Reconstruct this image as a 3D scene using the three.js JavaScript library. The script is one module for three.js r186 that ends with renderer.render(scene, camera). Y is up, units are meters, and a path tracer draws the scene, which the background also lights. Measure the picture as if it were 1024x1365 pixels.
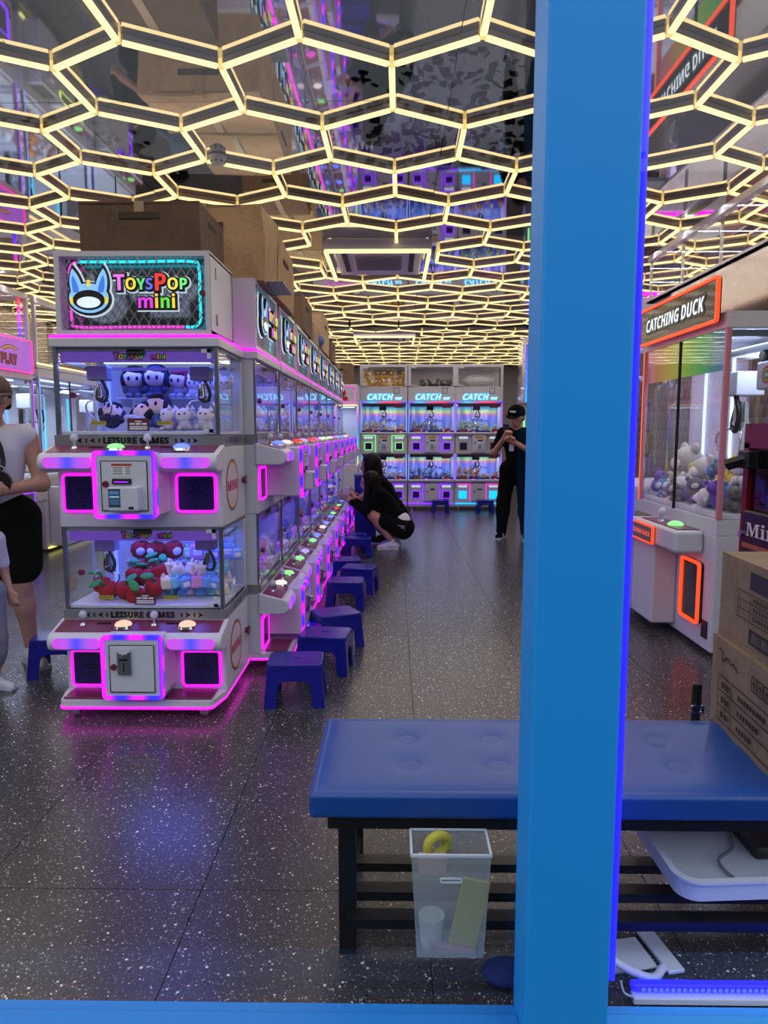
import * as THREE from 'three';
import { RoundedBoxGeometry } from 'three/addons/geometries/RoundedBoxGeometry.js';
import { mergeGeometries } from 'three/addons/utils/BufferGeometryUtils.js';
import { TextGeometry } from 'three/addons/geometries/TextGeometry.js';
import { FontLoader } from 'three/addons/loaders/FontLoader.js';
import { RectAreaLightUniformsLib } from 'three/addons/lights/RectAreaLightUniformsLib.js';

// ---------------------------------------------------------------- camera, sky, light, exposure
const scene = new THREE.Scene();
const camera = new THREE.PerspectiveCamera(71.62, 1024 / 1365, 0.05, 200);
camera.position.set(0, 1.5, 0);
camera.rotation.order = 'YXZ';
camera.rotation.set(-0.1139, 0.0137, 0);
scene.background = new THREE.Color().setRGB(1.6, 1.75, 1.95);   // bright overcast sky over the street, outside the shop
const renderer = new THREE.WebGLRenderer({ antialias: true });
renderer.toneMapping = THREE.LinearToneMapping;
renderer.toneMappingExposure = 1.0;
renderer.shadowMap.enabled = true;
renderer.shadowMap.type = THREE.PCFSoftShadowMap;
RectAreaLightUniformsLib.init();
const TUBE_Y = 3.12, CEIL_Y = 3.158, HEX_D = TUBE_Y - 1.5;
// warm light of the honeycomb of LED tubes under the mirror ceiling: thin rows of light just below the diffusers
const HEX_LIGHT = 18;
for (let k = 0; k < 24; k++) {
  const z = -(2.02 + k * 0.665);
  for (const [x, w] of [[-0.7, 9.2]]) {
    const l = new THREE.RectAreaLight(0xfff3e8, HEX_LIGHT, w, 0.03);
    l.name = 'ceiling_led_row_light'; l.position.set(x, TUBE_Y - 0.012, z); l.rotation.x = -Math.PI / 2; scene.add(l);
  }
}

// ---------------------------------------------------------------- helpers
const V = (x, y, z) => new THREE.Vector3(x, y, z);
function rng(seed) { let a = seed >>> 0; return () => { a = (a + 0x6D2B79F5) | 0; let t = Math.imul(a ^ (a >>> 15), 1 | a); t = (t + Math.imul(t ^ (t >>> 7), 61 | t)) ^ t; return ((t ^ (t >>> 14)) >>> 0) / 4294967296; }; }
const taken = {};
function numbered(n) { const k = taken[n] = (taken[n] ?? -1) + 1; return k ? `${n}_${String(k).padStart(3, '0')}` : n; }
function plain(g) { const h = g.index ? g.toNonIndexed() : g; for (const k of Object.keys(h.attributes)) if (!['position', 'normal', 'uv'].includes(k)) h.deleteAttribute(k); if (!h.attributes.uv) h.setAttribute('uv', new THREE.BufferAttribute(new Float32Array(h.attributes.position.count * 2), 2)); return h; }
function join(list) { const l = [list].flat(Infinity).map(plain); return l.length === 1 ? l[0] : mergeGeometries(l); }
function shade(m) { m.castShadow = true; m.receiveShadow = true; return m; }
function part(name, geo, mat, parent) { const m = shade(new THREE.Mesh(Array.isArray(geo) ? join(geo) : geo, mat)); m.name = name; parent.add(m); return m; }
function tag(o, label, category, group, kind) { o.userData.label = label; if (category) o.userData.category = category; if (group) o.userData.group = group; if (kind) o.userData.kind = kind; return o; }
function thing(name, label, category, pos = [0, 0, 0], ry = 0, group) { const o = new THREE.Group(); o.name = numbered(name); scene.add(o); o.position.set(...pos); o.rotation.y = ry; return tag(o, label, category, group); }
function solo(name, geo, mat, label, category, pos = [0, 0, 0], ry = 0, group) { const m = part(numbered(name), geo, mat, scene); m.position.set(...pos); m.rotation.y = ry; return tag(m, label, category, group); }
function dup(o, pos, ry, label, group) { const c = o.clone(); c.name = numbered(o.name.replace(/_\d{3}$/, '')); scene.add(c); c.position.set(...pos); c.rotation.y = ry; c.userData = { ...o.userData }; if (label) c.userData.label = label; if (group) c.userData.group = group; return c; }
function struct(name, geo, mat, label) { const m = part(name, geo, mat, scene); m.userData.kind = 'structure'; if (label) m.userData.label = label; return m; }
const bx = (w, h, d, x = 0, y = 0, z = 0) => new THREE.BoxGeometry(w, h, d).translate(x, y, z);
const rb = (w, h, d, r, x = 0, y = 0, z = 0, s = 2) => new RoundedBoxGeometry(w, h, d, s, r).translate(x, y, z);
const cyl = (r1, r2, h, x = 0, y = 0, z = 0, n = 16, axis = 'y') => { const g = new THREE.CylinderGeometry(r1, r2, h, n); if (axis === 'x') g.rotateZ(Math.PI / 2); if (axis === 'z') g.rotateX(Math.PI / 2); return g.translate(x, y, z); };
const sph = (r, x = 0, y = 0, z = 0, sx = 1, sy = 1, sz = 1, n = 14) => new THREE.SphereGeometry(r, n, Math.max(6, Math.round(n * 0.7))).scale(sx, sy, sz).translate(x, y, z);
const tube = (pts, r, n = 24, m = 8, closed = false) => new THREE.TubeGeometry(new THREE.CatmullRomCurve3(pts.map(p => V(...p)), closed, 'catmullrom', 0.5), n, r, m, closed);
function bar(a, b, w, d = w) { const A = V(...a), B = V(...b), g = new THREE.BoxGeometry(w, A.distanceTo(B), d); g.applyQuaternion(new THREE.Quaternion().setFromUnitVectors(V(0, 1, 0), B.clone().sub(A).normalize())); return g.translate((A.x + B.x) / 2, (A.y + B.y) / 2, (A.z + B.z) / 2); }
function rrect(w, h, r, S = THREE.Shape) { const s = new S(), x = w / 2, y = h / 2; s.moveTo(-x + r, -y); s.lineTo(x - r, -y); s.absarc(x - r, -y + r, r, -Math.PI / 2, 0); s.lineTo(x, y - r); s.absarc(x - r, y - r, r, 0, Math.PI / 2); s.lineTo(-x + r, y); s.absarc(-x + r, y - r, r, Math.PI / 2, Math.PI); s.lineTo(-x, -y + r); s.absarc(-x + r, -y + r, r, Math.PI, 1.5 * Math.PI); return s; }
const plate = (w, h, r, d, x = 0, y = 0, z = 0) => new THREE.ExtrudeGeometry(rrect(w, h, r), { depth: d, bevelEnabled: false, curveSegments: 5 }).translate(x, y, z);
function ring(w, h, r, t, d, x = 0, y = 0, z = 0) { const s = rrect(w, h, r); s.holes.push(rrect(w - 2 * t, h - 2 * t, Math.max(0.002, r - t), THREE.Path)); return new THREE.ExtrudeGeometry(s, { depth: d, bevelEnabled: false, curveSegments: 5 }).translate(x, y, z); }
const card = (w, h, x = 0, y = 0, z = 0, ry = 0, rx = 0) => new THREE.PlaneGeometry(w, h).rotateX(rx).rotateY(ry).translate(x, y, z);
function boxUV(g, s = 1) { g = plain(g); const p = g.attributes.position, n = g.attributes.normal, uv = g.attributes.uv; for (let i = 0; i < p.count; i++) { const ax = Math.abs(n.getX(i)), ay = Math.abs(n.getY(i)), az = Math.abs(n.getZ(i)); if (ay >= ax && ay >= az) uv.setXY(i, p.getX(i) * s, p.getZ(i) * s); else if (ax >= az) uv.setXY(i, p.getZ(i) * s, p.getY(i) * s); else uv.setXY(i, p.getX(i) * s, p.getY(i) * s); } return g; }

// ---------------------------------------------------------------- textures and materials
function canvasTex(w, h, draw, srgb = true, repeat) { const c = document.createElement('canvas'); c.width = w; c.height = h; const x = c.getContext('2d'); draw(x, w, h); const t = new THREE.CanvasTexture(c); if (srgb) t.colorSpace = THREE.SRGBColorSpace; t.magFilter = THREE.LinearFilter; if (repeat) { t.wrapS = t.wrapT = THREE.RepeatWrapping; t.repeat.set(...repeat); } return t; }
const std = (color, roughness = 0.6, metalness = 0, extra = {}) => new THREE.MeshStandardMaterial({ color, roughness, metalness, ...extra });
const phys = (color, roughness, extra = {}) => new THREE.MeshPhysicalMaterial({ color, roughness, ...extra });
const glow = (hex, k, extra = {}) => new THREE.MeshStandardMaterial({ color: 0x222222, roughness: 0.5, emissive: hex, emissiveIntensity: k, ...extra });
const pane = (tint = 0xffffff, ior = 1.45) => new THREE.MeshPhysicalMaterial({ color: tint, roughness: 0.0, transmission: 1, thickness: 0, ior });
const M = {
  white: std(0xcbcbd8, 0.36), whiteIn: std(0xc9ccd6, 0.5), grey: std(0x77777c, 0.5), dark: std(0x1b1a1e, 0.5), black: std(0x0a0a0c, 0.45), blackMetal: std(0x0b0b0d, 0.4, 0.2),
  steel: std(0xa8a8ac, 0.28, 1), chrome: std(0xd5d5d8, 0.14, 1), maroon: std(0x6d1f44, 0.3), doorDark: std(0x2a1458, 0.25),
  magenta: glow(0xff18e8, 1.7), pinkSoft: glow(0xff4be0, 1.1), cyanNeon: glow(0x27d8e8, 1.5), blueNeon: glow(0x1a18ff, 2.6), orangeNeon: glow(0xff4a1c, 1.5),
  warm: glow(0xffdf9e, 1.75), warmSoft: glow(0xffd37a, 1.1), whiteLed: glow(0xc4d4ff, 2.0), blueLed: glow(0x5a70ff, 2.2), greenNeon: glow(0x9dff9a, 1.1), purpleNeon: glow(0x8a2cff, 1.7), aqua: glow(0x19b9ff, 1.6), red: glow(0xff3a30, 1.2), amber: glow(0xffcab0, 1.2), lilacLed: glow(0xb0a0ff, 1.3), paleLed: glow(0xffe8e0, 1.2),
  pane: pane(0xffffff), paneShop: pane(0xf6f8f8, 1.38), acrylic: phys(0xf4f6ff, 0.12, { transmission: 0.75, thickness: 0, ior: 1.45 }),
  frosted: phys(0xe8eef2, 0.35, { transmission: 0.45, thickness: 0 }),
  blueFrame: phys(0x1c88d4, 0.5, { specularIntensity: 0.5 }), blueFrameTop: std(0x2b7fc0, 0.5),
  stoolBlue: std(0x10148a, 0.22), seatBlue: std(0x1d55ae, 0.42), tray: std(0xc9cfdb, 0.45),
  mirror: std(0xc9cacc, 0.03, 1), polished: std(0xb7aeb0, 0.2, 1), tube: std(0xb5aaa0, 0.4, 0.3),
  skinA: std(0xc09078, 0.55), skinB: std(0xb98a72, 0.55), hair: phys(0x0a0607, 0.55, { specularIntensity: 0.35 }), cloth: phys(0x060608, 0.95, { specularIntensity: 0.15 }), clothWhite: std(0xd9d6dc, 0.8), denim: std(0x4f6580, 0.85), shoe: std(0xd8d6dd, 0.6), clothGrey: std(0x807e86, 0.85),
};
const GEO = {};
function uv01(g) { g = plain(g); g.computeBoundingBox(); const b = g.boundingBox, p = g.attributes.position, u = g.attributes.uv; for (let i = 0; i < p.count; i++) u.setXY(i, (p.getX(i) - b.min.x) / (b.max.x - b.min.x), (p.getY(i) - b.min.y) / (b.max.y - b.min.y)); return g; }

// ---------------------------------------------------------------- shop shell
const XL = -5.6, XR = 4.2, ZB = -18.6, ZF = -1.7;
{ // terrazzo floor of large tiles
  const r = rng(11);
  const terrazzo = canvasTex(2048, 2048, (x, w, h) => {
    x.fillStyle = '#403e42'; x.fillRect(0, 0, w, h);
    const spot = (n, cols, lo, hi) => { for (let i = 0; i < n; i++) { x.fillStyle = cols[Math.floor(r() * cols.length)]; const s = lo + (hi - lo) * r() * r(), px = r() * w, py = r() * h; x.beginPath(); const a0 = r() * 6; for (let k = 0; k < 6; k++) { const q = s * (0.6 + 0.6 * r()), a = a0 + k * 1.047; x.lineTo(px + q * Math.cos(a), py + q * Math.sin(a)); } x.fill(); } };
    spot(9000, ['#353438', '#2c2b2f', '#5a585d', '#555257'], 2, 9);
    spot(12000, ['#7c7a7e', '#6d6b70', '#8b888c'], 1.2, 5);
    spot(5200, ['#b9b6b8', '#d3d0d0', '#9d9a9e'], 1.4, 6);
    spot(1500, ['#eeeae6', '#fbf8f4'], 2, 8.5);
  }, true, [1 / 1.47, 1 / 1.47]);
  const mats = [0, 1, 2].map(k => { const t = terrazzo.clone(); t.offset.set(0.31 * k, 0.47 * k); t.rotation = k * 0.5; t.needsUpdate = true; return std([0xe6e2e4, 0xdedbdf, 0xeae6e4][k], 0.27, 0, { map: t }); });
  const floor = struct('floor', bx(XR - XL + 0.4, 0.12, ZF - ZB + 0.35, (XL + XR) / 2, -0.068, (ZF + ZB) / 2 - 0.02), std(0x151416, 0.8), 'dark speckled terrazzo floor');
  const tw = 0.737, td = 1.47, g = 0.0035;
  for (let i = -7; i < 7; i++) for (let k = -1; k < 12; k++) {
    let x0 = -0.63 + i * tw, x1 = x0 + tw, z1 = -2.17 - (k - 0) * td + 0, z0 = z1 - td;
    z1 = Math.min(z1, ZF); x0 = Math.max(x0, XL); x1 = Math.min(x1, XR); z0 = Math.max(z0, ZB);
    if (z1 - z0 < 0.05 || x1 - x0 < 0.05) continue;
    part('tile', boxUV(bx(x1 - x0 - g, 0.01, z1 - z0 - g, (x0 + x1) / 2, -0.005, (z0 + z1) / 2)), mats[(i * 5 + k * 3 + 100) % 3], floor);
  }
}
{ // mirror ceiling in panels, slightly out of true
  const ceil = struct('ceiling', bx(XR - XL + 0.4, 0.2, ZF - ZB + 0.4, (XL + XR) / 2, CEIL_Y + 0.13, (ZF + ZB) / 2), M.dark, 'dark mirror ceiling of large polished panels');
  const r = rng(5), nx = 5, nz = 8, w = (XR - XL) / nx, d = (ZF - ZB) / nz;
  for (let i = 0; i < nx; i++) for (let k = 0; k < nz; k++) {
    const m = part('mirror_panel', bx(w - 0.004, 0.012, d - 0.004), M.mirror, ceil);
    m.position.set(XL + (i + 0.5) * w, CEIL_Y + 0.012, ZB + (k + 0.5) * d);
    m.rotation.set((r() - 0.5) * 0.004, 0, (r() - 0.5) * 0.004);
  }
  part('beam', bx(XR - XL, 0.05, 0.1, (XL + XR) / 2, CEIL_Y - 0.02, -11.4), M.dark, ceil);
}
struct('wall_left', bx(0.2, 3.5, ZF - ZB + 0.4, XL - 0.1, 1.7, (ZF + ZB) / 2), std(0x8d8590, 0.7), 'plain dim side wall behind the machines');
struct('wall_back', bx(XR - XL + 0.4, 3.5, 0.2, (XL + XR) / 2, 1.7, ZB - 0.1), std(0x8a8590, 0.6), 'plain grey wall at the end of the aisle');
{ // harlequin wall
  const harl = canvasTex(256, 512, (x, w, h) => { x.fillStyle = '#a08a8c'; x.fillRect(0, 0, w, h); for (let i = 0; i < 2; i++) for (let k = 0; k < 4; k++) { const cx = (i + (k % 2) / 2) * 128 + 64, cy = k * 128 + 64; for (const dx of [-256, 0, 256]) { x.fillStyle = '#5f464b'; x.beginPath(); x.moveTo(cx + dx, cy - 64); x.lineTo(cx + dx + 64, cy + 64); x.lineTo(cx + dx - 64, cy + 64); x.fill(); x.fillStyle = '#7b6266'; x.beginPath(); x.moveTo(cx + dx + 64, cy + 64); x.lineTo(cx + dx + 128, cy - 64); x.lineTo(cx + dx, cy - 64); x.fill(); } } }, true, [1 / 0.3, 1 / 0.6]);
  struct('wall_right', boxUV(bx(0.2, 3.5, ZF - ZB + 0.4, XR + 0.1, 1.7, (ZF + ZB) / 2)), std(0xffffff, 0.6, 0, { map: harl }), 'wall papered with brown and pink harlequin diamonds');
}
struct('trim_1', bx(XR - XL + 0.4, 0.9, 0.22, (XL + XR) / 2, CEIL_Y + 0.42, ZF + 0.05), M.blueFrame, 'blue painted header above the shop window');
{ // blue window frame: broad post, sills
  struct('trim_2', rb(0.2, 3.4, 0.16, 0.012, 0.414, 1.6, -1.63), M.blueFrame, 'broad light blue painted post between two panes');
  struct('trim_3', [rb(5.95, 0.16, 0.12, 0.006, -2.66, -0.04, -1.58), bx(5.95, 0.012, 0.05, -2.66, 0.012, -1.665)], std(0x1a72be, 0.5), 'light blue painted sill under the wide pane');
  struct('trim_4', [rb(3.7, 0.16, 0.12, 0.006, 2.364, -0.037, -1.58), bx(3.7, 0.012, 0.05, 2.364, 0.012, -1.665)], std(0x3f97dc, 0.42), 'pale blue painted sill beside the broad post');
  struct('trim_5', bx(0.3, 3.4, 0.2, XL - 0.05, 1.6, -1.64), M.blueFrame, 'blue painted corner post');
  struct('trim_6', bx(0.3, 3.4, 0.2, XR + 0.05, 1.6, -1.64), M.blueFrame, 'blue painted corner post');
  for (const [n, x0, x1] of [[1, XL + 0.1, 0.33], [2, 0.5, XR - 0.1]]) struct('window_' + n, card(x1 - x0, 3.12, (x0 + x1) / 2, 1.6, -1.69), M.paneShop, 'clear shop window pane');
  // pavement, houses and trees across the street behind the photographer: what the panes mirror
  struct('pavement', bx(40, 0.1, 16, 0, -0.13, 6.5), std(0x2c2b2a, 0.9), 'grey street pavement outside the shop');
}
function mkTree(x, z, h, seed) {
  const r = rng(seed), t = thing('street_tree', 'leafy street tree across the road from the shop', 'tree', [x, -0.08, z], 0, 'street trees');
  part('trunk', [cyl(0.1, 0.16, h * 0.5, 0, h * 0.25, 0, 8), ...[0, 1, 2, 3].map(k => bar([0, h * 0.42, 0], [Math.cos(k * 1.6) * 0.9, h * 0.72, Math.sin(k * 1.6) * 0.9], 0.06))], std(0x3a3028, 0.9), t);
  const gl = []; for (let i = 0; i < 2200; i++) { const a = r() * 6.283, b = Math.acos(2 * r() - 1), q = Math.cbrt(r()) * h * 0.34, g = card(0.13, 0.075, 0, 0, 0, r() * 6.28, r() * 3); g.translate(q * Math.sin(b) * Math.cos(a) * 1.2, h * 0.72 + q * Math.cos(b), q * Math.sin(b) * Math.sin(a)); gl.push(g); }
  const f = part('foliage', gl, std(0x1e3a18, 0.8), t); f.userData.kind = 'stuff';
}
{
  const b = thing('street_facade', 'dark grey house front across the street', 'building', [0, -0.08, 14]);
  part('wall', [bx(44, 7.5, 0.4, 0, 3.75, 0)], std(0x1c1d1f, 0.9), b);
  const win = std(0x14181c, 0.15); for (let i = -8; i <= 8; i++) for (let k = 0; k < 3; k++) part('window', bx(1.2, 1.3, 0.06, i * 2.3, 1.3 + k * 2.3, -0.22), win, b);
  mkTree(1.0, 7.2, 6.4, 3); mkTree(7.6, 9.4, 6, 4); mkTree(-5.5, 9, 6.4, 7);
}

// ---------------------------------------------------------------- honeycomb LED ceiling lamp
{
  const a = 0.2736, x0 = -0.0301, z0 = 2.4328, th = 0.01083, w = a * Math.sqrt(3) / 2, c = Math.cos(th), s = Math.sin(th), D = HEX_D;
  const vert = (m, k) => { const lx = x0 + m * w, lz = z0 + 1.5 * a * k + (((m + k) % 2 === 0) ? -a / 4 : a / 4); return V((lx * c + lz * s) * D, TUBE_Y, -(-lx * s + lz * c) * D); };
  const inside = p => p.x > XL + 0.15 && p.x < XR - 0.1 && p.z < ZF - 0.1 && p.z > ZB + 0.3;
  const ac = p => (p.x > -0.66 && p.x < 0.38 && p.z < -6.3 && p.z > -7.75) || (p.x > -0.72 && p.x < 0.4 && p.z < -12.0 && p.z > -13.2);
  const edges = [], hubs = [];
  for (let k = -4; k < 36; k++) for (let m = -20; m <= 16; m++) {
    const p = vert(m, k), nb = [vert(m + 1, k)]; if (Math.abs((m + k) % 2) === 1) nb.push(vert(m, k + 1));
    if (inside(p) && !ac(p)) hubs.push(p);
    for (const q of nb) if (inside(p) && inside(q)) { const mid = p.clone().add(q).multiplyScalar(0.5); if (!ac(mid)) edges.push([p, q, mid]); }
  }
  const L = a * D - 0.034;
  const dg = plain(rb(0.028, 0.016, L, 0.004, 0, 0.008, 0, 1)), hg = plain(bx(0.02, CEIL_Y - TUBE_Y - 0.012, L, 0, (CEIL_Y - TUBE_Y) / 2 + 0.01, 0));
  const tg = mergeGeometries([dg, hg], true), mats = [M.warm, M.tube], hubG = plain(cyl(0.014, 0.014, 0.04, 0, 0.022, 0, 8));
  const lamp = thing('honeycomb_ceiling_light', 'warm white honeycomb of LED tubes under the mirror ceiling', 'ceiling light');
  const cam = p => { const q = p.clone().project(Object.assign(camera, {})); return q; };
  camera.updateMatrixWorld(); camera.updateProjectionMatrix();
  const score = e => { const q = cam(e[2]); const inV = Math.abs(q.x) < 1.05 && Math.abs(q.y) < 1.05 && q.z < 1; return (inV ? 0 : 1000) + e[2].distanceTo(camera.position); };
  edges.forEach(e => { e.push(score(e)); }); edges.sort((p, q) => p[3] - q[3]);
  const far = [];
  edges.forEach(([p, q, mid], i) => {
    const o = new THREE.Object3D(); o.position.copy(mid); o.lookAt(q); o.updateMatrix();
    if (i < 300) { const m = part('led_tube', tg, mats, lamp); m.position.copy(o.position); m.quaternion.copy(o.quaternion); } else far.push(o.matrix.clone());
  });
  for (const [g, mt, n] of [[dg, M.warm, 'led_tube_field'], [hg, M.tube, 'tube_housing_field']]) { const im = new THREE.InstancedMesh(g, mt, far.length); far.forEach((m, i) => im.setMatrixAt(i, m)); im.name = n; im.userData.kind = 'stuff'; shade(im); lamp.add(im); }
  const hi = new THREE.InstancedMesh(hubG, M.warmSoft, hubs.length); hubs.forEach((p, i) => hi.setMatrixAt(i, new THREE.Matrix4().makeTranslation(p.x, p.y, p.z))); hi.name = 'tube_connector_light'; hi.userData.kind = 'stuff'; shade(hi); lamp.add(hi);
}
function aircon(x0, x1, z0, z1, label) {   // cassette unit with LED strips along three edges
  const cx = (x0 + x1) / 2, cz = (z0 + z1) / 2, w = x1 - x0, d = z0 - z1, t = thing('ceiling_air_conditioner', label, 'air conditioner', [cx, CEIL_Y, cz]);
  part('body', [rb(w - 0.1, 0.06, d - 0.14, 0.02, 0, -0.03, -0.02)], std(0xe6e4ea, 0.5), t);
  part('grille', [bx(w * 0.48, 0.012, d * 0.46, 0, -0.064, 0), ...Array.from({ length: 14 }, (_, i) => bx(w * 0.46, 0.008, 0.012, 0, -0.072, (i - 6.5) * d * 0.032))], std(0x9a98a2, 0.6), t);
  for (const s of [-1, 1]) part('louver', rb(0.05, 0.014, d * 0.6, 0.006, s * w * 0.34, -0.064, 0), M.dark, t);
  for (const [n, g] of [['front', bx(w, 0.03, 0.03, 0, -0.1, d / 2 - 0.01)], ['l', bx(0.03, 0.03, d - 0.04, -w / 2, -0.1, 0)], ['r', bx(0.03, 0.03, d - 0.04, w / 2, -0.1, 0)]]) part('led_strip', g, M.warm, t);
  part('strip_housing', [bx(w + 0.04, 0.085, 0.02, 0, -0.043, d / 2 + 0.002), bx(0.02, 0.085, d, -w / 2 - 0.006, -0.043, 0), bx(0.02, 0.085, d, w / 2 + 0.006, -0.043, 0)], M.white, t);
  const l = new THREE.RectAreaLight(0xffe0ac, 10, w, 0.03); l.position.set(0, -0.118, d / 2 - 0.01); l.rotation.x = -Math.PI / 2; t.add(l);
}
aircon(-0.6, 0.31, -6.4, -7.62, 'white cassette air conditioner edged with LED strips, ahead of the dark ceiling beam');
aircon(-0.66, 0.34, -12.1, -13.1, 'white cassette air conditioner above the row of cyan-lit catch machines');
{ // smoke detector
  const t = thing('smoke_detector', 'small round white smoke detector on the mirror ceiling', 'smoke detector', [-1.075, CEIL_Y, -4.52]);
  part('base', cyl(0.055, 0.05, 0.02, 0, -0.01, 0, 24), M.white, t);
  part('sensor_head', [cyl(0.048, 0.036, 0.03, 0, -0.036, 0, 24), cyl(0.02, 0.016, 0.012, 0, -0.056, 0, 16)], M.white, t);
  part('slot', Array.from({ length: 8 }, (_, i) => bx(0.012, 0.012, 0.004, Math.cos(i * 0.785) * 0.044, -0.034, Math.sin(i * 0.785) * 0.044)), M.dark, t);
}
// blue LED lines along the window frame
{
  const t = thing('blue_led_tube', 'upright glowing blue LED tube beside the broad blue post', 'led tube', [0.574, 0, -1.722]);
  part('led_tube', cyl(0.009, 0.009, 3.0, 0, 1.57, 0, 12), M.blueNeon, t); part('clip', [0.5, 1.3, 2.1].map(y => bx(0.008, 0.012, 0.02, 0.0, y, -0.012)), M.frosted, t);
  const l = new THREE.RectAreaLight(0x2a28ff, 9, 0.016, 2.8); l.position.set(0, 1.55, -0.011); t.add(l);
  const u = thing('blue_led_strip', 'blue LED strip lying along the sill beside the broad blue post', 'led strip', [0, 0, -1.735]);
  part('channel', rb(1.9, 0.02, 0.03, 0.004, 1.58, 0.015, 0.012), M.tray, u);
  part('led_strip', rb(1.9, 0.022, 0.026, 0.008, 1.58, 0.04, 0), M.blueNeon, u);
  part('led_bead', Array.from({ length: 120 }, (_, i) => sph(0.006, 0.66 + i * 0.0155, 0.038, 0.013, 1, 1, 0.5, 6)), glow(0x3a48ff, 2.6), u);
  part('cable', tube([[0.6, 0.06, 0.01], [0.61, 0.03, 0.015], [0.64, 0.02, 0.018], [0.68, 0.01, 0.02]], 0.003, 16, 6), M.frosted, u);
  const m = new THREE.RectAreaLight(0x2a28ff, 6, 1.8, 0.02); m.position.set(1.58, 0.055, 0); m.rotation.x = -Math.PI / 2 + Math.PI; u.add(m);
}

// ---------------------------------------------------------------- printed and glowing sign art
const FONT = 'bold 100px sans-serif';
function outlined(x, s, px, py, size, fill, edge = 'black', lw = 0.3, skew = 0, font = 'sans-serif') { x.save(); x.translate(px, py); x.transform(1, 0, skew, 1, 0, 0); x.font = `bold ${size}px ${font}`; x.lineJoin = 'round'; if (edge) { x.strokeStyle = edge; x.lineWidth = size * lw; x.strokeText(s, 0, 0); } if (fill) { x.fillStyle = fill; x.fillText(s, 0, 0); } const w = x.measureText(s).width; x.restore(); return w; }
function word(x, letters, px, py, edge, lw) { for (const pass of [0, 1]) { let at = px; for (const [ch, size, col, dy = 0] of letters) { x.font = `bold ${size}px sans-serif`; const w = x.measureText(ch).width; if (pass === 0) outlined(x, ch, at, py + dy, size, null, edge, lw); else outlined(x, ch, at, py + dy, size, col, null); at += w * 0.96; } } }
const TOYS = [['T', 104, '#e06ae0', 4], ['O', 84, '#ffd83a'], ['Y', 80, '#5ae07a'], ['S', 80, '#5a62e8'], ['P', 110, '#e03a34', 6], ['O', 84, '#ffe04a'], ['P', 82, '#6ef07a']];
const MINI = [['m', 96, '#d838d8'], ['i', 96, '#ffc838'], ['n', 96, '#58d84a'], ['i', 96, '#ffd838']];
const font = await new FontLoader().loadAsync('fonts/droid/droid_sans_bold.typeface.json');
function wordBlocks(spec, x0, y0) { // upright letters standing proud: a black block, a lit face and a glowing outline behind each
  const out = []; let x = x0; for (const [ch, size, col, dy = 0] of spec) { const mk = (depth, bevel, z) => new TextGeometry(ch, { font, size, depth, curveSegments: 3, bevelEnabled: bevel > 0, bevelSize: bevel, bevelThickness: 0.002, bevelSegments: 1 }).translate(x, y0 + dy, z); out.push({ col, block: mk(0.018, 0.009, 0.004), face: mk(0.002, 0, 0.0245), halo: mk(0.001, 0.014, -0.002) }); x += font.data.glyphs[ch].ha / font.data.resolution * size * 0.98; } return out;
}
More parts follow.
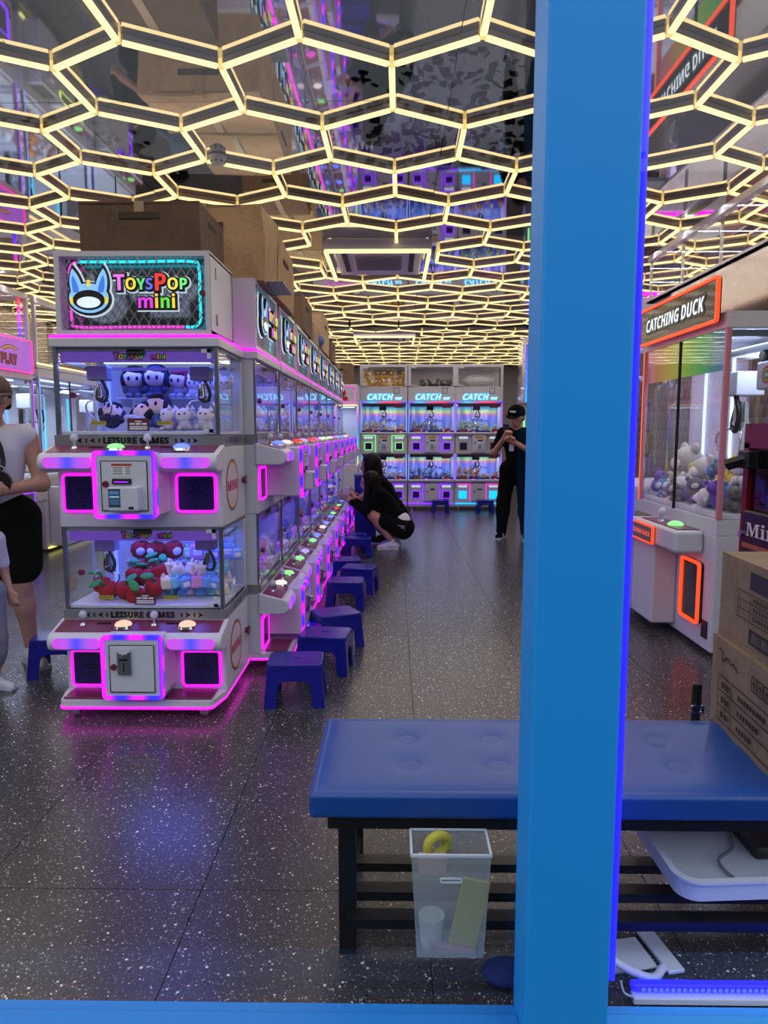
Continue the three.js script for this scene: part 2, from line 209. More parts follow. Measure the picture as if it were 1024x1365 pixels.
function signParts(sb, yc, W) { // maker's sign in front of the grille
  GEO.words ??= [...wordBlocks([['T', 0.08, 0xe878e8, -0.004], ['O', 0.058, 0xffe04a], ['Y', 0.056, 0x62e884], ['S', 0.056, 0x666ef4], ['P', 0.086, 0xe83c36, -0.006], ['O', 0.058, 0xffe452], ['P', 0.057, 0x7cf488]], -0.088, 0.014), ...wordBlocks([['m', 0.068, 0xe23ce2], ['i', 0.068, 0xffcc3c], ['n', 0.068, 0x5ee050], ['i', 0.068, 0xffdc3c]], 0.03, -0.078)].map(l => ({ col: l.col, block: plain(l.block), face: plain(l.face), halo: plain(l.halo) }));
  GEO.wordBlock ??= join(GEO.words.map(l => l.block)); GEO.wordHalo ??= join(GEO.words.map(l => l.halo));
  if (!GEO.badge) { // plain two-finned light blue badge
    const fin = (cx, w, h, lean, g) => { const q = new THREE.Shape(); q.moveTo(cx - w - g, 0.0); q.quadraticCurveTo(cx - w * 1.2 + lean - g, h * 0.6, cx + lean * 1.6, h + g * 1.5); q.quadraticCurveTo(cx + w * 1.4 + lean + g, h * 0.6, cx + w + g, 0.0); q.lineTo(cx - w - g, 0); return q; }, ell = (cx, cy, rx, ry) => { const q = new THREE.Shape(); q.absellipse(cx, cy, rx, ry, 0, Math.PI * 2); return q; };
    const ex = (q, d, z) => plain(new THREE.ExtrudeGeometry(q, { depth: d, bevelEnabled: false, curveSegments: 12 }).translate(0, 0, z));
    GEO.badge = [['badge_block', join([ex(ell(-0.215, -0.03, 0.112, 0.084), 0.018, 0.004), ex(fin(-0.275, 0.028, 0.125, -0.012, 0.009), 0.018, 0.004), ex(fin(-0.155, 0.028, 0.125, 0.012, 0.009), 0.018, 0.004)]), M.black],
      ['badge_light', join([ex(ell(-0.215, -0.028, 0.102, 0.074), 0.003, 0.022), ex(fin(-0.275, 0.028, 0.118, -0.012, 0), 0.003, 0.0225), ex(fin(-0.155, 0.028, 0.118, 0.012, 0), 0.003, 0.0225)]), letterMat(0x86c0ee)],
      ['badge_blue_light', join([ex(fin(-0.277, 0.014, 0.085, -0.01, 0), 0.003, 0.025), ex(fin(-0.153, 0.014, 0.085, 0.01, 0), 0.003, 0.025)]), letterMat(0x3c78dc)],
      ['badge_band', join([ex(ell(-0.215, -0.038, 0.082, 0.05), 0.003, 0.025)]), M.black], ['badge_white_light', join([ex(ell(-0.215, -0.05, 0.06, 0.028), 0.003, 0.0285)]), letterMat(0xdff0fb)],
      ['badge_yellow_light', join([bx(0.016, 0.032, 0.003, -0.213, 0.045, 0.0265), bx(0.014, 0.034, 0.003, -0.302, -0.04, 0.0265), bx(0.014, 0.034, 0.003, -0.126, -0.04, 0.0265)]), letterMat(0xf2d03c)]];
    GEO.badgeHalo = join([ex(ell(-0.215, -0.03, 0.12, 0.092), 0.001, -0.002), ex(fin(-0.275, 0.028, 0.13, -0.012, 0.016), 0.001, -0.002), ex(fin(-0.155, 0.028, 0.13, 0.012, 0.016), 0.001, -0.002)]);
  }
  const put = (n, g, m, p) => { const q = part(n, g, m, p); q.position.set(0, yc, 0); return q; };
  put('letter_block', GEO.wordBlock, M.black, sb); put('letter_halo_light', GEO.wordHalo, MT.halo, sb); for (const l of GEO.words) put('letter_light', l.face, letterMat(l.col), sb);
  for (const [n, g, m] of GEO.badge) put(n, g, m, sb); put('badge_halo_light', GEO.badgeHalo, MT.halo, sb);
}
const LM = {}; function letterMat(c) { return LM[c] ??= new THREE.MeshStandardMaterial({ color: c, roughness: 0.4, emissive: c, emissiveIntensity: 0.75 }); }
const toysPopSmallTex = canvasTex(512, 96, (x) => { x.clearRect(0, 0, 512, 96); word(x, TOYS.map(([c, s, k]) => [c, s * 0.72, k]), 20, 72, '#1a0a30', 0.25); word(x, MINI.map(([c, s, k]) => [c, s * 0.66, k]), 350, 72, '#1a0a30', 0.25); });
const leisureTex = canvasTex(1024, 72, (x, w, h) => { x.fillStyle = '#8a888e'; x.fillRect(0, 0, w, h); x.fillStyle = '#0c0b0e'; x.font = 'bold 54px sans-serif'; x.lineWidth = 5; x.strokeStyle = '#0c0b0e'; x.fillText('LEISURE GAMES', 296, 55); x.strokeText('LEISURE GAMES', 296, 55); for (const [cx, d] of [[170, -1], [250, -1], [770, 1], [850, 1]]) { x.beginPath(); x.moveTo(cx + d * 34, 36); x.lineTo(cx, 16); x.lineTo(cx + d * 8, 36); x.lineTo(cx, 56); x.fill(); x.fillRect(cx - d * 24 - 4, 22, 10, 28); } });
const miniTex = canvasTex(256, 512, (x, w, h) => { x.clearRect(0, 0, w, h); for (const [rx, ry, c] of [[126, 252, '#6a1430'], [116, 232, '#d8b04a'], [106, 212, '#c9c0c8']]) { x.fillStyle = c; x.beginPath(); x.ellipse(128, 256, rx, ry, 0, 0, 7); x.fill(); } x.fillStyle = '#a81434'; x.font = 'bold 92px sans-serif'; x.save(); x.translate(22, 304); x.scale(1, 1.35); x.lineWidth = 7; x.strokeStyle = '#a81434'; x.strokeText('MiNi', 0, 0); x.fillText('MiNi', 0, 0); x.restore(); });
const prizeTex = canvasTex(256, 256, (x, w, h) => { x.fillStyle = '#2c1560'; x.fillRect(0, 0, w, h); x.strokeStyle = '#0e0620'; x.fillStyle = '#0e0620'; x.lineWidth = 5; x.beginPath(); x.ellipse(128, 150, 84, 54, 0, 0, 7); x.stroke(); x.beginPath(); x.arc(128, 76, 26, 0, 7); x.stroke(); x.font = 'bold 38px sans-serif'; x.textAlign = 'center'; x.fillText('PRIZE', 128, 142); x.fillText('OUT', 128, 186); x.beginPath(); x.moveTo(112, 222); x.lineTo(144, 222); x.lineTo(128, 242); x.fill(); });
const rgbTex = canvasTex(256, 16, (x, w, h) => { const g = x.createLinearGradient(0, 0, w, 0); g.addColorStop(0, '#e81cff'); g.addColorStop(0.3, '#e81cff'); g.addColorStop(0.5, '#3426ff'); g.addColorStop(0.75, '#3426ff'); g.addColorStop(1, '#e81cff'); x.fillStyle = g; x.fillRect(0, 0, w, h); }, true, [6, 6]);
const barTex = canvasTex(256, 32, (x, w, h) => { const g = x.createLinearGradient(0, 0, w, 0); for (const [t, c] of [[0, '#d838f0'], [0.3, '#c04cf4'], [0.5, '#3c40ff'], [0.7, '#b04cf4'], [1, '#e038f0']]) g.addColorStop(t, c); x.fillStyle = g; x.fillRect(0, 0, w, h); x.globalAlpha = 0.25; x.fillStyle = '#ffffff'; for (let i = 0; i < 64; i++) for (let k = 0; k < 8; k++) if ((i + k) % 2) x.fillRect(i * 4, k * 4, 3, 3); });
const ribTex = canvasTex(64, 64, (x) => { x.fillStyle = '#5a2cb8'; x.fillRect(0, 0, 64, 64); x.fillStyle = '#9468ec'; for (let i = 0; i < 8; i++) x.fillRect(0, i * 8, 64, 4); });
const cardTex = canvasTex(128, 80, (x) => { x.fillStyle = '#5a1c22'; x.fillRect(0, 0, 128, 80); x.fillStyle = '#e6dfe2'; x.fillRect(44, 16, 40, 8); for (let i = 0; i < 3; i++) x.fillRect(12 + i * 36, 30, 30, 12); x.fillRect(12, 50, 104, 8); x.fillRect(12, 62, 104, 10); });
const stickTex = canvasTex(128, 48, (x) => { x.fillStyle = '#b8a83a'; x.fillRect(0, 0, 128, 48); x.fillStyle = '#1a1710'; for (let i = 0; i < 6; i++) { x.fillRect(8 + i * 19, 10, 14, 4); x.fillRect(12 + i * 19, 10, 4, 26); x.fillRect(8 + i * 19, 22, 14, 4); } });
const readerTex = canvasTex(96, 128, (x) => { x.fillStyle = '#15233a'; x.fillRect(0, 0, 96, 128); x.fillStyle = '#3c6a9a'; x.fillRect(8, 14, 80, 24); x.fillStyle = '#7fa8c8'; x.fillRect(8, 48, 80, 14); x.fillStyle = '#28507a'; x.fillRect(8, 70, 80, 40); });
const noticeTex = canvasTex(128, 96, (x) => { x.fillStyle = '#d8d4d6'; x.fillRect(0, 0, 128, 96); x.fillStyle = '#b02c30'; x.fillRect(0, 0, 128, 18); x.fillStyle = '#3a3438'; for (let i = 0; i < 4; i++) { x.fillRect(8, 28 + i * 16, 60, 6); x.fillRect(88, 28 + i * 16, 30, 6); } });
const MT = {
  toysSmall: std(0xffffff, 0.4, 0, { map: toysPopSmallTex, alphaTest: 0.5 }), leisure: std(0xffffff, 0.3, 0.3, { map: leisureTex }), mini: std(0xffffff, 0.45, 0, { map: miniTex, alphaTest: 0.5 }), prize: std(0xffffff, 0.2, 0, { map: prizeTex }),
  rgb: glow(0xffffff, 1.6, { emissiveMap: rgbTex }), bar: glow(0xffffff, 1.05, { emissiveMap: barTex }), rib: glow(0xffffff, 0.55, { emissiveMap: ribTex }), card: std(0xffffff, 0.5, 0, { map: cardTex }), stick: std(0xffffff, 0.5, 0, { map: stickTex }),
  reader: glow(0xffffff, 0.9, { emissiveMap: readerTex }), notice: std(0xffffff, 0.5, 0, { map: noticeTex }), signBack: std(0x8a8894, 0.16, 1), halo: glow(0xdff0ff, 0.9),
};
// ---------------------------------------------------------------- claw assembly (gantry carriage with cable and prongs), origin at the rail
function clawParts(parent, x, y, z, s = 1, body = M.grey) {
  part('carriage', rb(0.11 * s, 0.075 * s, 0.09 * s, 0.008, x, y, z), body, parent);
  part('cable', tube([[x + 0.02 * s, y - 0.03 * s, z + 0.03 * s], [x + 0.05 * s, y - 0.1 * s, z + 0.03 * s], [x + 0.035 * s, y - 0.15 * s, z + 0.03 * s], [x - 0.01 * s, y - 0.13 * s, z + 0.02 * s], [x, y - 0.06 * s, z + 0.01 * s]], 0.009 * s, 18, 6), M.black, parent);
  const c = part('claw', [cyl(0.02 * s, 0.026 * s, 0.07 * s, x, y - 0.09 * s, z, 12), cyl(0.032 * s, 0.02 * s, 0.025 * s, x, y - 0.135 * s, z, 12)], M.chrome, parent);
  for (let k = 0; k < 3; k++) { const a = k * 2.094 + 0.4, q = (r, h) => [x + Math.cos(a) * r * s, y + h * s, z + Math.sin(a) * r * s]; part('prong', tube([q(0.02, -0.14), q(0.07, -0.155), q(0.075, -0.2), q(0.035, -0.245)], 0.005 * s, 10, 5), M.chrome, c); }
}
// ---------------------------------------------------------------- two-storey mini claw tower; front plane z = 0, facing +z, body back to z = -0.58
const W2 = 0.435;
function footprint(w, zf, zr, r) { const s = new THREE.Shape(); s.moveTo(-w, -zr); s.lineTo(-w, 0.02); s.lineTo(-w + 0.03, zf - r); s.quadraticCurveTo(-w + 0.035, zf, -w + 0.03 + r, zf); s.lineTo(w - 0.03 - r, zf); s.quadraticCurveTo(w - 0.035, zf, w - 0.03, zf - r); s.lineTo(w, 0.02); s.lineTo(w, -zr); s.lineTo(-w, -zr); return s; }
const flat = (shape, d, y) => new THREE.ExtrudeGeometry(shape, { depth: d, bevelEnabled: false, curveSegments: 6 }).rotateX(Math.PI / 2).scale(1, 1, 1).translate(0, y + d, 0);
function deckGeo() { // rounded console profile swept across the width
  const s = new THREE.Shape(); s.moveTo(0, 0.0); s.lineTo(0.135, 0.0); s.absarc(0.135, 0.04, 0.04, -Math.PI / 2, Math.PI / 2); s.lineTo(0, 0.118); s.lineTo(0, 0);
  return new THREE.ExtrudeGeometry(s, { depth: 0.89, bevelEnabled: true, bevelSize: 0.008, bevelThickness: 0.008, bevelSegments: 2, curveSegments: 8 }).rotateY(-Math.PI / 2).translate(0.445, 0, 0);
}
function deckTop() { const g = new THREE.BoxGeometry(0.86, 0.006, 0.125); g.rotateX(0.27).translate(0, 0.105, 0.075); return g; }
function latticeGeo() { const l = [], w = 0.74, h = 0.37, p = 0.05; const clip = (x0, s) => { let pts = []; const y0 = -h / 2, y1 = h / 2, slope = s * 1.55; let xa = x0, ya = y0, xb = x0 + (y1 - y0) / slope, yb = y1; const at = x => y0 + (x - x0) * slope; if (Math.min(xa, xb) > w / 2 || Math.max(xa, xb) < -w / 2) return; for (const e of [-w / 2, w / 2]) { if (xa < -w / 2 && e < 0) { xa = e; ya = at(e); } if (xb < -w / 2 && e < 0) { xb = e; yb = at(e); } if (xa > w / 2 && e > 0) { xa = e; ya = at(e); } if (xb > w / 2 && e > 0) { xb = e; yb = at(e); } } if (Math.hypot(xa - xb, ya - yb) > 0.02) l.push(bar([xa, ya, 0], [xb, yb, 0], 0.0045, 0.003)); }; for (let x = -0.7; x < 0.75; x += p) { clip(x, 1); clip(x, -1); } return join(l); }
function chamber(t, y0, y1, o) { // lit glass box between y0 and y1
  const h = y1 - y0, ym = (y0 + y1) / 2;
  part('back_panel', bx(0.83, h, 0.012, 0, ym, -0.565), M.whiteIn, t);
  part('prize_bed', rb(0.83, 0.02, 0.54, 0.004, 0, y0 + 0.01, -0.29), M.whiteIn, t);
  part('chamber_ceiling', bx(0.86, 0.02, 0.56, 0, y1 - 0.01, -0.29), M.grey, t);
  for (const s of [-1, 1]) { part('corner_post', bx(0.02, h, 0.02, s * 0.42, ym, -0.012), M.steel, t); part('corner_post', bx(0.02, h, 0.03, s * 0.42, ym, -0.56), M.white, t); }
  part('front_glass', card(0.82, h - 0.02, 0, ym, -0.004), M.pane, t);
  for (const s of [-1, 1]) if (o.glassSides) part('side_glass', card(0.52, h - 0.02, s * 0.428, ym, -0.285, Math.PI / 2), M.pane, t); else part('side_panel', bx(0.01, h, 0.54, s * 0.428, ym, -0.285), M.whiteIn, t);
  part('led_header', bx(0.8, 0.06, 0.012, 0, y1 - 0.045, -0.03), MT.rib, t);
  part('header_lettering', card(0.3, 0.056, 0.02, y1 - 0.045, -0.022), MT.toysSmall, t);
  part('header_clip', rb(0.1, 0.03, 0.012, 0.003, 0, y1 - 0.022, -0.016), M.dark, t);
  part('led_bar', [bx(0.74, 0.014, 0.02, 0, y1 - 0.03, -0.52)], M.whiteLed, t);
  part('led_bar', bx(0.016, h - 0.08, 0.014, -0.36, ym, -0.545), M.blueLed, t);
  part('shelf', rb(0.62, 0.008, 0.2, 0.003, 0.08, y0 + h * 0.45, -0.43), M.acrylic, t);
  part('shelf_bracket', [-0.22, 0.36].map(x => bx(0.01, 0.04, 0.18, x, y0 + h * 0.45 - 0.024, -0.44)), M.white, t);
  part('rail', [bx(0.8, 0.016, 0.016, 0, y1 - 0.085, -0.32), bx(0.016, 0.016, 0.5, -0.39, y1 - 0.07, -0.29), bx(0.016, 0.016, 0.5, 0.39, y1 - 0.07, -0.29)], M.steel, t);
  clawParts(t, -0.27, y1 - 0.12, -0.2); clawParts(t, 0.28, y1 - 0.12, -0.24);
  part('price_card', card(0.115, 0.065, 0.0, y0 + 0.055, -0.012), MT.card, t);
  for (const x of [-0.21, 0.14]) part('sticker', card(0.08, 0.022, x, y0 + 0.062, -0.012), MT.stick, t);
  part('corner_bracket', [bx(0.05, 0.02, 0.006, 0.37, y0 + 0.022, 0), bx(0.02, 0.06, 0.006, 0.385, y0 + 0.04, 0), bx(0.05, 0.02, 0.006, 0.37, y1 - 0.02, 0), bx(0.02, 0.05, 0.006, 0.385, y1 - 0.035, 0)], M.white, t);
  part('glass_lock', [cyl(0.016, 0.016, 0.02, -0.33, ym - 0.02, 0.004, 14, 'z')], M.maroon, t);
  if (o.lights) { const l = new THREE.RectAreaLight(0x566cff, 20, 0.7, 0.12); l.name = 'chamber_led_light'; l.position.set(0, y1 - 0.045, -0.3); l.rotation.x = -Math.PI / 2; t.add(l); const f = new THREE.RectAreaLight(0x8a58ff, 9, 0.74, 0.05); f.position.set(0, y1 - 0.065, -0.05); f.rotation.x = -Math.PI / 2; t.add(f); }
}
function storey(t, y0, upper, o) { // y0: top of the console against the glass band
  const d = part('console', GEO.deck ??= join(deckGeo()), M.white, t); d.position.set(0, y0 - 0.118, 0);
  const tp = part('console_panel', GEO.deckTop ??= join(deckTop()), M.maroon, t); tp.position.set(0, y0 - 0.118, 0);
  for (const x of [-0.3, 0.3]) part('led_light_bar', uv01(plate(0.25, 0.056, 0.027, 0.008, x * 0.99, y0 - 0.078, 0.178)), MT.bar, t);
  for (const x of [-0.31, 0.07]) {
    const j = part('joystick', [cyl(0.016, 0.02, 0.012, x, y0 - 0.005, 0.06, 12), cyl(0.006, 0.006, 0.04, x, y0 + 0.018, 0.06, 8)], M.chrome, t);
    part('knob', sph(0.021, x, y0 + 0.045, 0.06, 1, 1, 1, 12), M.frosted, j);
  }
  [[-0.09, 0], [0.25, 1]].forEach(([x, i]) => { const b = part('button_base', cyl(0.05, 0.054, 0.014, x, y0 - 0.012, 0.075, 20), M.chrome, t); part('lit_button_light', sph(0.044, x, y0 - 0.004, 0.075, 1, 0.5, 1, 16), upper ? (i ? M.blueLed : M.greenNeon) : M.amber, b); });
  part('timer_display', [-0.2, 0.17].map(x => bx(0.075, 0.006, 0.022, x, y0 - 0.003, 0.05).rotateX(0)), M.black, t);
  const b = part('name_band', bx(0.876, 0.056, 0.012, 0, y0 + 0.03, 0.0), MT.leisure, t);
  part('side_band', [-1, 1].map(s => bx(0.012, 0.056, 0.58, s * 0.432, y0 + 0.03, -0.29)), MT.leisure, b);
  for (const x of [-0.3, 0.3]) {
    const yc = upper ? y0 - 0.245 : y0 - 0.265, dr = part('prize_door', plate(0.2, 0.19, 0.02, 0.008, x, yc, 0.0), M.doorDark, t);
    part('door_print', card(0.17, 0.16, x, yc, 0.0095), MT.prize, dr); part('neon_frame', ring(0.216, 0.206, 0.026, 0.013, 0.014, x, yc, 0.0), M.magenta, dr);
  }
  const cy = y0 - 0.185, cb = part('coin_box', rb(0.3, 0.32, 0.24, 0.012, 0.01, cy, 0.118), M.white, t);
  part('rgb_led_frame', ring(0.318, 0.338, 0.026, 0.022, 0.02, 0.01, cy, 0.222), MT.rgb, cb);
  part('coin_door', [ring(0.232, 0.25, 0.006, 0.003, 0.004, 0.01, cy - 0.005, 0.2385)], M.dark, cb);
  part('coin_door', rb(0.224, 0.242, 0.008, 0.003, 0.01, cy - 0.005, 0.2385), M.white, cb);
  part('lock', [cyl(0.015, 0.017, 0.012, -0.082, cy + 0.005, 0.246, 16, 'z')], M.maroon, cb);
  if (upper) {
    part('notice', card(0.1, 0.06, 0.0, cy + 0.075, 0.2435), MT.notice, cb);
    part('bill_slot', rb(0.095, 0.028, 0.016, 0.005, 0, cy + 0.018, 0.248), M.black, cb);
    part('slot_led', [[-0.03, M.red]].map(() => bx(0.07, 0.006, 0.002, 0, cy + 0.016, 0.257)), MT.rgb, cb);
    const rd = part('card_reader', rb(0.15, 0.12, 0.06, 0.01, 0.02, cy - 0.065, 0.268), M.white, cb); part('screen', card(0.058, 0.09, -0.02, cy - 0.06, 0.2995), MT.reader, rd); part('card_slot', bx(0.025, 0.012, 0.004, 0.06, cy - 0.108, 0.298), M.black, rd);
  } else {
    const mc = part('coin_acceptor', [rb(0.07, 0.125, 0.02, 0.006, -0.025, cy + 0.03, 0.25), rb(0.05, 0.03, 0.02, 0.006, -0.025, cy + 0.072, 0.26)], M.steel, cb); part('coin_slot', [bx(0.006, 0.045, 0.004, -0.025, cy + 0.01, 0.261), bx(0.04, 0.012, 0.004, -0.025, cy + 0.048, 0.261)], M.dark, mc); part('coin_lever', [cyl(0.012, 0.012, 0.02, -0.025, cy + 0.072, 0.274, 12, 'z')], M.chrome, mc);
  }
}
function tower(label, group, o) {
  const t = thing('mini_claw_tower', label, 'claw machine', [0, 0, 0], 0, group);
  part('base_plate', flat(footprint(0.435, 0.185, 0.58, 0.04), 0.03, 0.072), M.white, t);
  part('neon_base_strip', flat((() => { const q = footprint(0.438, 0.19, 0.583, 0.04); q.holes.push(new THREE.Path(footprint(0.426, 0.178, 0.571, 0.036).getPoints(6).reverse())); return q; })(), 0.012, 0.06), M.magenta, t);
  for (const s of [-1, 1]) { part('foot_panel', rb(0.25, 0.012, 0.14, 0.005, s * 0.265, 0.107, 0.088), M.maroon, t); }
  for (const x of [-0.34, 0.34]) for (const z of [0.12, -0.5]) { const c = part('caster', [bx(0.05, 0.008, 0.05, x, 0.058, z), bx(0.006, 0.04, 0.03, x - 0.017, 0.037, z), bx(0.006, 0.04, 0.03, x + 0.017, 0.037, z)], M.chrome, t); part('wheel', cyl(0.026, 0.026, 0.024, x, 0.026, z - 0.006, 16, 'x'), M.grey, c); }
  part('lower_body', rb(0.87, 0.39, 0.58, 0.008, 0, 0.295, -0.29), M.white, t);
  part('upper_body', rb(0.87, 0.43, 0.58, 0.008, 0, 1.205, -0.29), M.white, t);
  storey(t, 0.486, false, o); storey(t, 1.419, true, o);
  chamber(t, 0.545, 0.99, o); chamber(t, 1.478, 1.93, o);
  part('cap', rb(0.884, 0.046, 0.6, 0.005, 0, 1.953, -0.285), M.white, t);
  part('neon_cap_strip', rb(0.88, 0.016, 0.598, 0.006, 0, 1.984, -0.285), M.magenta, t);
  for (const s of [-1, 1]) for (const y of [0.28, 1.2]) { const e = part('side_emblem', card(0.3, 0.29, s * 0.4365, y, -0.24, s * Math.PI / 2), MT.mini, t); part('side_lock', cyl(0.012, 0.03, 0.03, s * 0.445, y + 0.01, -0.5, 14, 'x'), M.maroon, t); }
  const sb = part('sign_box', [bx(0.8, 0.025, 0.5, 0, 2.004, -0.255), bx(0.8, 0.02, 0.5, 0, 2.4, -0.255), bx(0.022, 0.4, 0.5, -0.389, 2.2, -0.255), bx(0.022, 0.4, 0.5, 0.389, 2.2, -0.255), bx(0.8, 0.4, 0.02, 0, 2.2, -0.5), ring(0.8, 0.42, 0.006, 0.026, 0.012, 0, 2.2, -0.012)], M.white, t);
  part('sign_back', bx(0.76, 0.38, 0.01, 0, 2.2, -0.1), MT.signBack, sb);
  signParts(sb, 2.2);
  part('sign_neon_frame', tube([[-0.29, 2.365, -0.04], [0, 2.365, -0.04], [0.3, 2.365, -0.04], [0.335, 2.33, -0.04], [0.336, 2.2, -0.04], [0.335, 2.07, -0.04], [0.3, 2.037, -0.04], [0.26, 2.037, -0.04]], 0.0075, 60, 8), M.cyanNeon, sb);
  part('sign_neon_frame', tube([[0.25, 2.037, -0.04], [0, 2.037, -0.04], [-0.3, 2.037, -0.04], [-0.335, 2.07, -0.04], [-0.336, 2.2, -0.04], [-0.335, 2.33, -0.04], [-0.3, 2.365, -0.04]], 0.0075, 60, 8), M.pinkSoft, sb);
  const lt = part('wire_grille', GEO.lattice ??= latticeGeo(), M.steel, sb); lt.position.set(0, 2.2, -0.014);
  part('sign_lock', cyl(0.016, 0.016, 0.014, 0.36, 2.2, -0.004, 14, 'z'), M.maroon, sb);
  part('hinge', [2.08, 2.32].map(y => cyl(0.006, 0.006, 0.06, 0.403, y, -0.12, 8)), M.steel, sb);
  return t;
}
const endTower = tower('white two-level mini claw tower at the head of the row, facing the shop window', null, { glassSides: true, lights: true });
endTower.position.set(-1.34, 0, -3.72);
const ROW_X = -0.835, ROW_Z = -4.77, PITCH = 0.93, N_ROW = 8;
const ROW_G = 'mini claw towers along the stool aisle';
const rowTower = tower('white two-level mini claw tower in the row beside the blue stools', ROW_G, { glassSides: false, lights: true });
rowTower.position.set(ROW_X, 0, ROW_Z); rowTower.rotation.y = Math.PI / 2;
{ const r = rng(77), pal = [M.greenNeon, M.blueLed, M.lilacLed, M.paleLed, M.pinkSoft, M.blueLed, M.lilacLed, M.red]; for (let k = 0; k < N_ROW; k++) { const c = k ? dup(rowTower, [ROW_X, 0, ROW_Z - k * PITCH], Math.PI / 2) : rowTower; c.traverse(m => { if (m.name === 'lit_button_light') m.material = pal[Math.floor(r() * pal.length)]; }); } }
{ // pink light that the base strip of the head tower throws on the floor
  const l = new THREE.RectAreaLight(0xff20e0, 1.4, 0.8, 0.03); l.name = 'neon_base_light'; l.position.set(-1.34, 0.058, -3.55); l.rotation.x = -Math.PI / 2; scene.add(l);
  const m = new THREE.RectAreaLight(0xff20e0, 1.6, 0.03, 7.4); m.name = 'neon_base_light'; m.position.set(-0.72, 0.058, -8.0); m.rotation.x = -Math.PI / 2; scene.add(m);
  const n = new THREE.RectAreaLight(0xff20e0, 1.4, 0.03, 0.55); n.name = 'neon_base_light'; n.position.set(-0.91, 0.058, -4.0); n.rotation.x = -Math.PI / 2; scene.add(n);
}

// ---------------------------------------------------------------- plush toys
const fur = c => std(c, 0.9);
const toyMats = {}; const tm = c => toyMats[c] ??= fur(c);
function place(o, pos, rot = [0, 0, 0], s = 1) { o.position.set(...pos); o.rotation.set(...rot); o.scale.setScalar(s); return o; }
const proto = {};
function toy(kind, make, label, group, pos, rot, s) { // first use builds, later uses copy
  let o = proto[kind]; if (!o) { o = proto[kind] = new THREE.Group(); make(o); o.name = kind.split('.')[0]; }
  const c = o.clone(); c.name = numbered(o.name); scene.add(c); c.userData = {}; tag(c, label, 'plush toy', group); return place(c, pos, rot, s);
}
const dollMake = (hair, coat) => o => { // seated doll about 0.15 m tall
  part('body', [sph(0.04, 0, 0.035, 0, 1, 0.95, 0.8, 12), sph(0.016, -0.042, 0.045, 0.01, 1, 1.5, 1, 8), sph(0.016, 0.042, 0.045, 0.01, 1, 1.5, 1, 8), sph(0.02, -0.022, 0.012, 0.03, 1, 0.8, 1.4, 8), sph(0.02, 0.022, 0.012, 0.03, 1, 0.8, 1.4, 8)], tm(coat), o);
  part('face', sph(0.05, 0, 0.1, 0.006, 1.1, 0.95, 0.9, 14), tm(0xe6cfc6), o);
  part('hair', [sph(0.056, 0, 0.112, -0.01, 1.12, 0.95, 0.95, 14), sph(0.02, -0.05, 0.09, 0.012, 0.8, 1.8, 1, 8), sph(0.02, 0.05, 0.09, 0.012, 0.8, 1.8, 1, 8), sph(0.03, 0.01, 0.138, 0.028, 1.3, 0.6, 0.8, 8)], tm(hair), o);
  part('eye', [-0.02, 0.02].map(x => sph(0.009, x, 0.096, 0.05, 0.8, 1.2, 0.5, 8)), tm(0x15162a), o);
};
const appleMake = o => {
  const pts = [[0, -0.05], [0.025, -0.053], [0.05, -0.04], [0.064, -0.005], [0.058, 0.032], [0.035, 0.05], [0.012, 0.046], [0, 0.036]].map(p => new THREE.Vector2(...p));
  part('fruit', new THREE.LatheGeometry(pts, 16).translate(0, 0.053, 0), tm(0xa01420), o);
  part('stalk', tube([[0, 0.09, 0], [0.01, 0.12, 0.01], [0.03, 0.14, 0.02]], 0.008, 8, 6), tm(0x1d7a3a), o);
  part('leaf', [sph(0.034, 0.045, 0.135, 0.025, 1.3, 0.4, 0.8, 10)], tm(0x3aa05e), o);
  part('muzzle', sph(0.03, 0.01, 0.05, 0.05, 1, 0.9, 0.6, 10), tm(0xd9d2d6), o);
};
const whiteMake = o => { part('body', [sph(0.03, 0, 0.026, 0, 1, 0.9, 0.8, 10), sph(0.013, -0.024, 0.01, 0.02, 1, 1, 1.2, 8), sph(0.013, 0.024, 0.01, 0.02, 1, 1, 1.2, 8)], tm(0xb9b6bc), o); part('head', sph(0.036, 0, 0.075, 0, 1.1, 0.95, 0.9, 12), tm(0xd8d4d8), o); part('ear', [-0.026, 0.026].map(x => new THREE.ConeGeometry(0.014, 0.026, 8).translate(x, 0.112, 0)), tm(0xd8d4d8), o); part('eye', [-0.013, 0.013].map(x => sph(0.005, x, 0.076, 0.032, 1, 1, 0.6, 6)), tm(0x222226), o); };
const cubeMake = c => o => { part('body', rb(0.07, 0.07, 0.07, 0.016, 0, 0.036, 0, 2), tm(c), o); part('ear', [-0.02, 0.02].map(x => sph(0.014, x, 0.078, 0, 0.8, 1.3, 0.6, 8)), tm(c), o); part('patch', rb(0.04, 0.03, 0.012, 0.006, 0, 0.034, 0.032, 1), tm(0xe8e4ec), o); };
const bearMake = (c, c2) => o => { part('body', [sph(0.05, 0, 0.045, 0, 1, 0.95, 0.9, 10), sph(0.024, -0.048, 0.05, 0.015, 1, 1.2, 1, 7), sph(0.024, 0.048, 0.05, 0.015, 1, 1.2, 1, 7), sph(0.026, -0.03, 0.016, 0.035, 1, 0.8, 1.3, 7), sph(0.026, 0.03, 0.016, 0.035, 1, 0.8, 1.3, 7)], tm(c), o); part('head', [sph(0.046, 0, 0.115, 0.005, 1.08, 0.95, 0.95, 10), sph(0.018, -0.036, 0.152, 0, 1, 1, 0.7, 7), sph(0.018, 0.036, 0.152, 0, 1, 1, 0.7, 7)], tm(c), o); part('muzzle', sph(0.022, 0, 0.105, 0.042, 1.2, 0.9, 0.7, 7), tm(c2), o); };
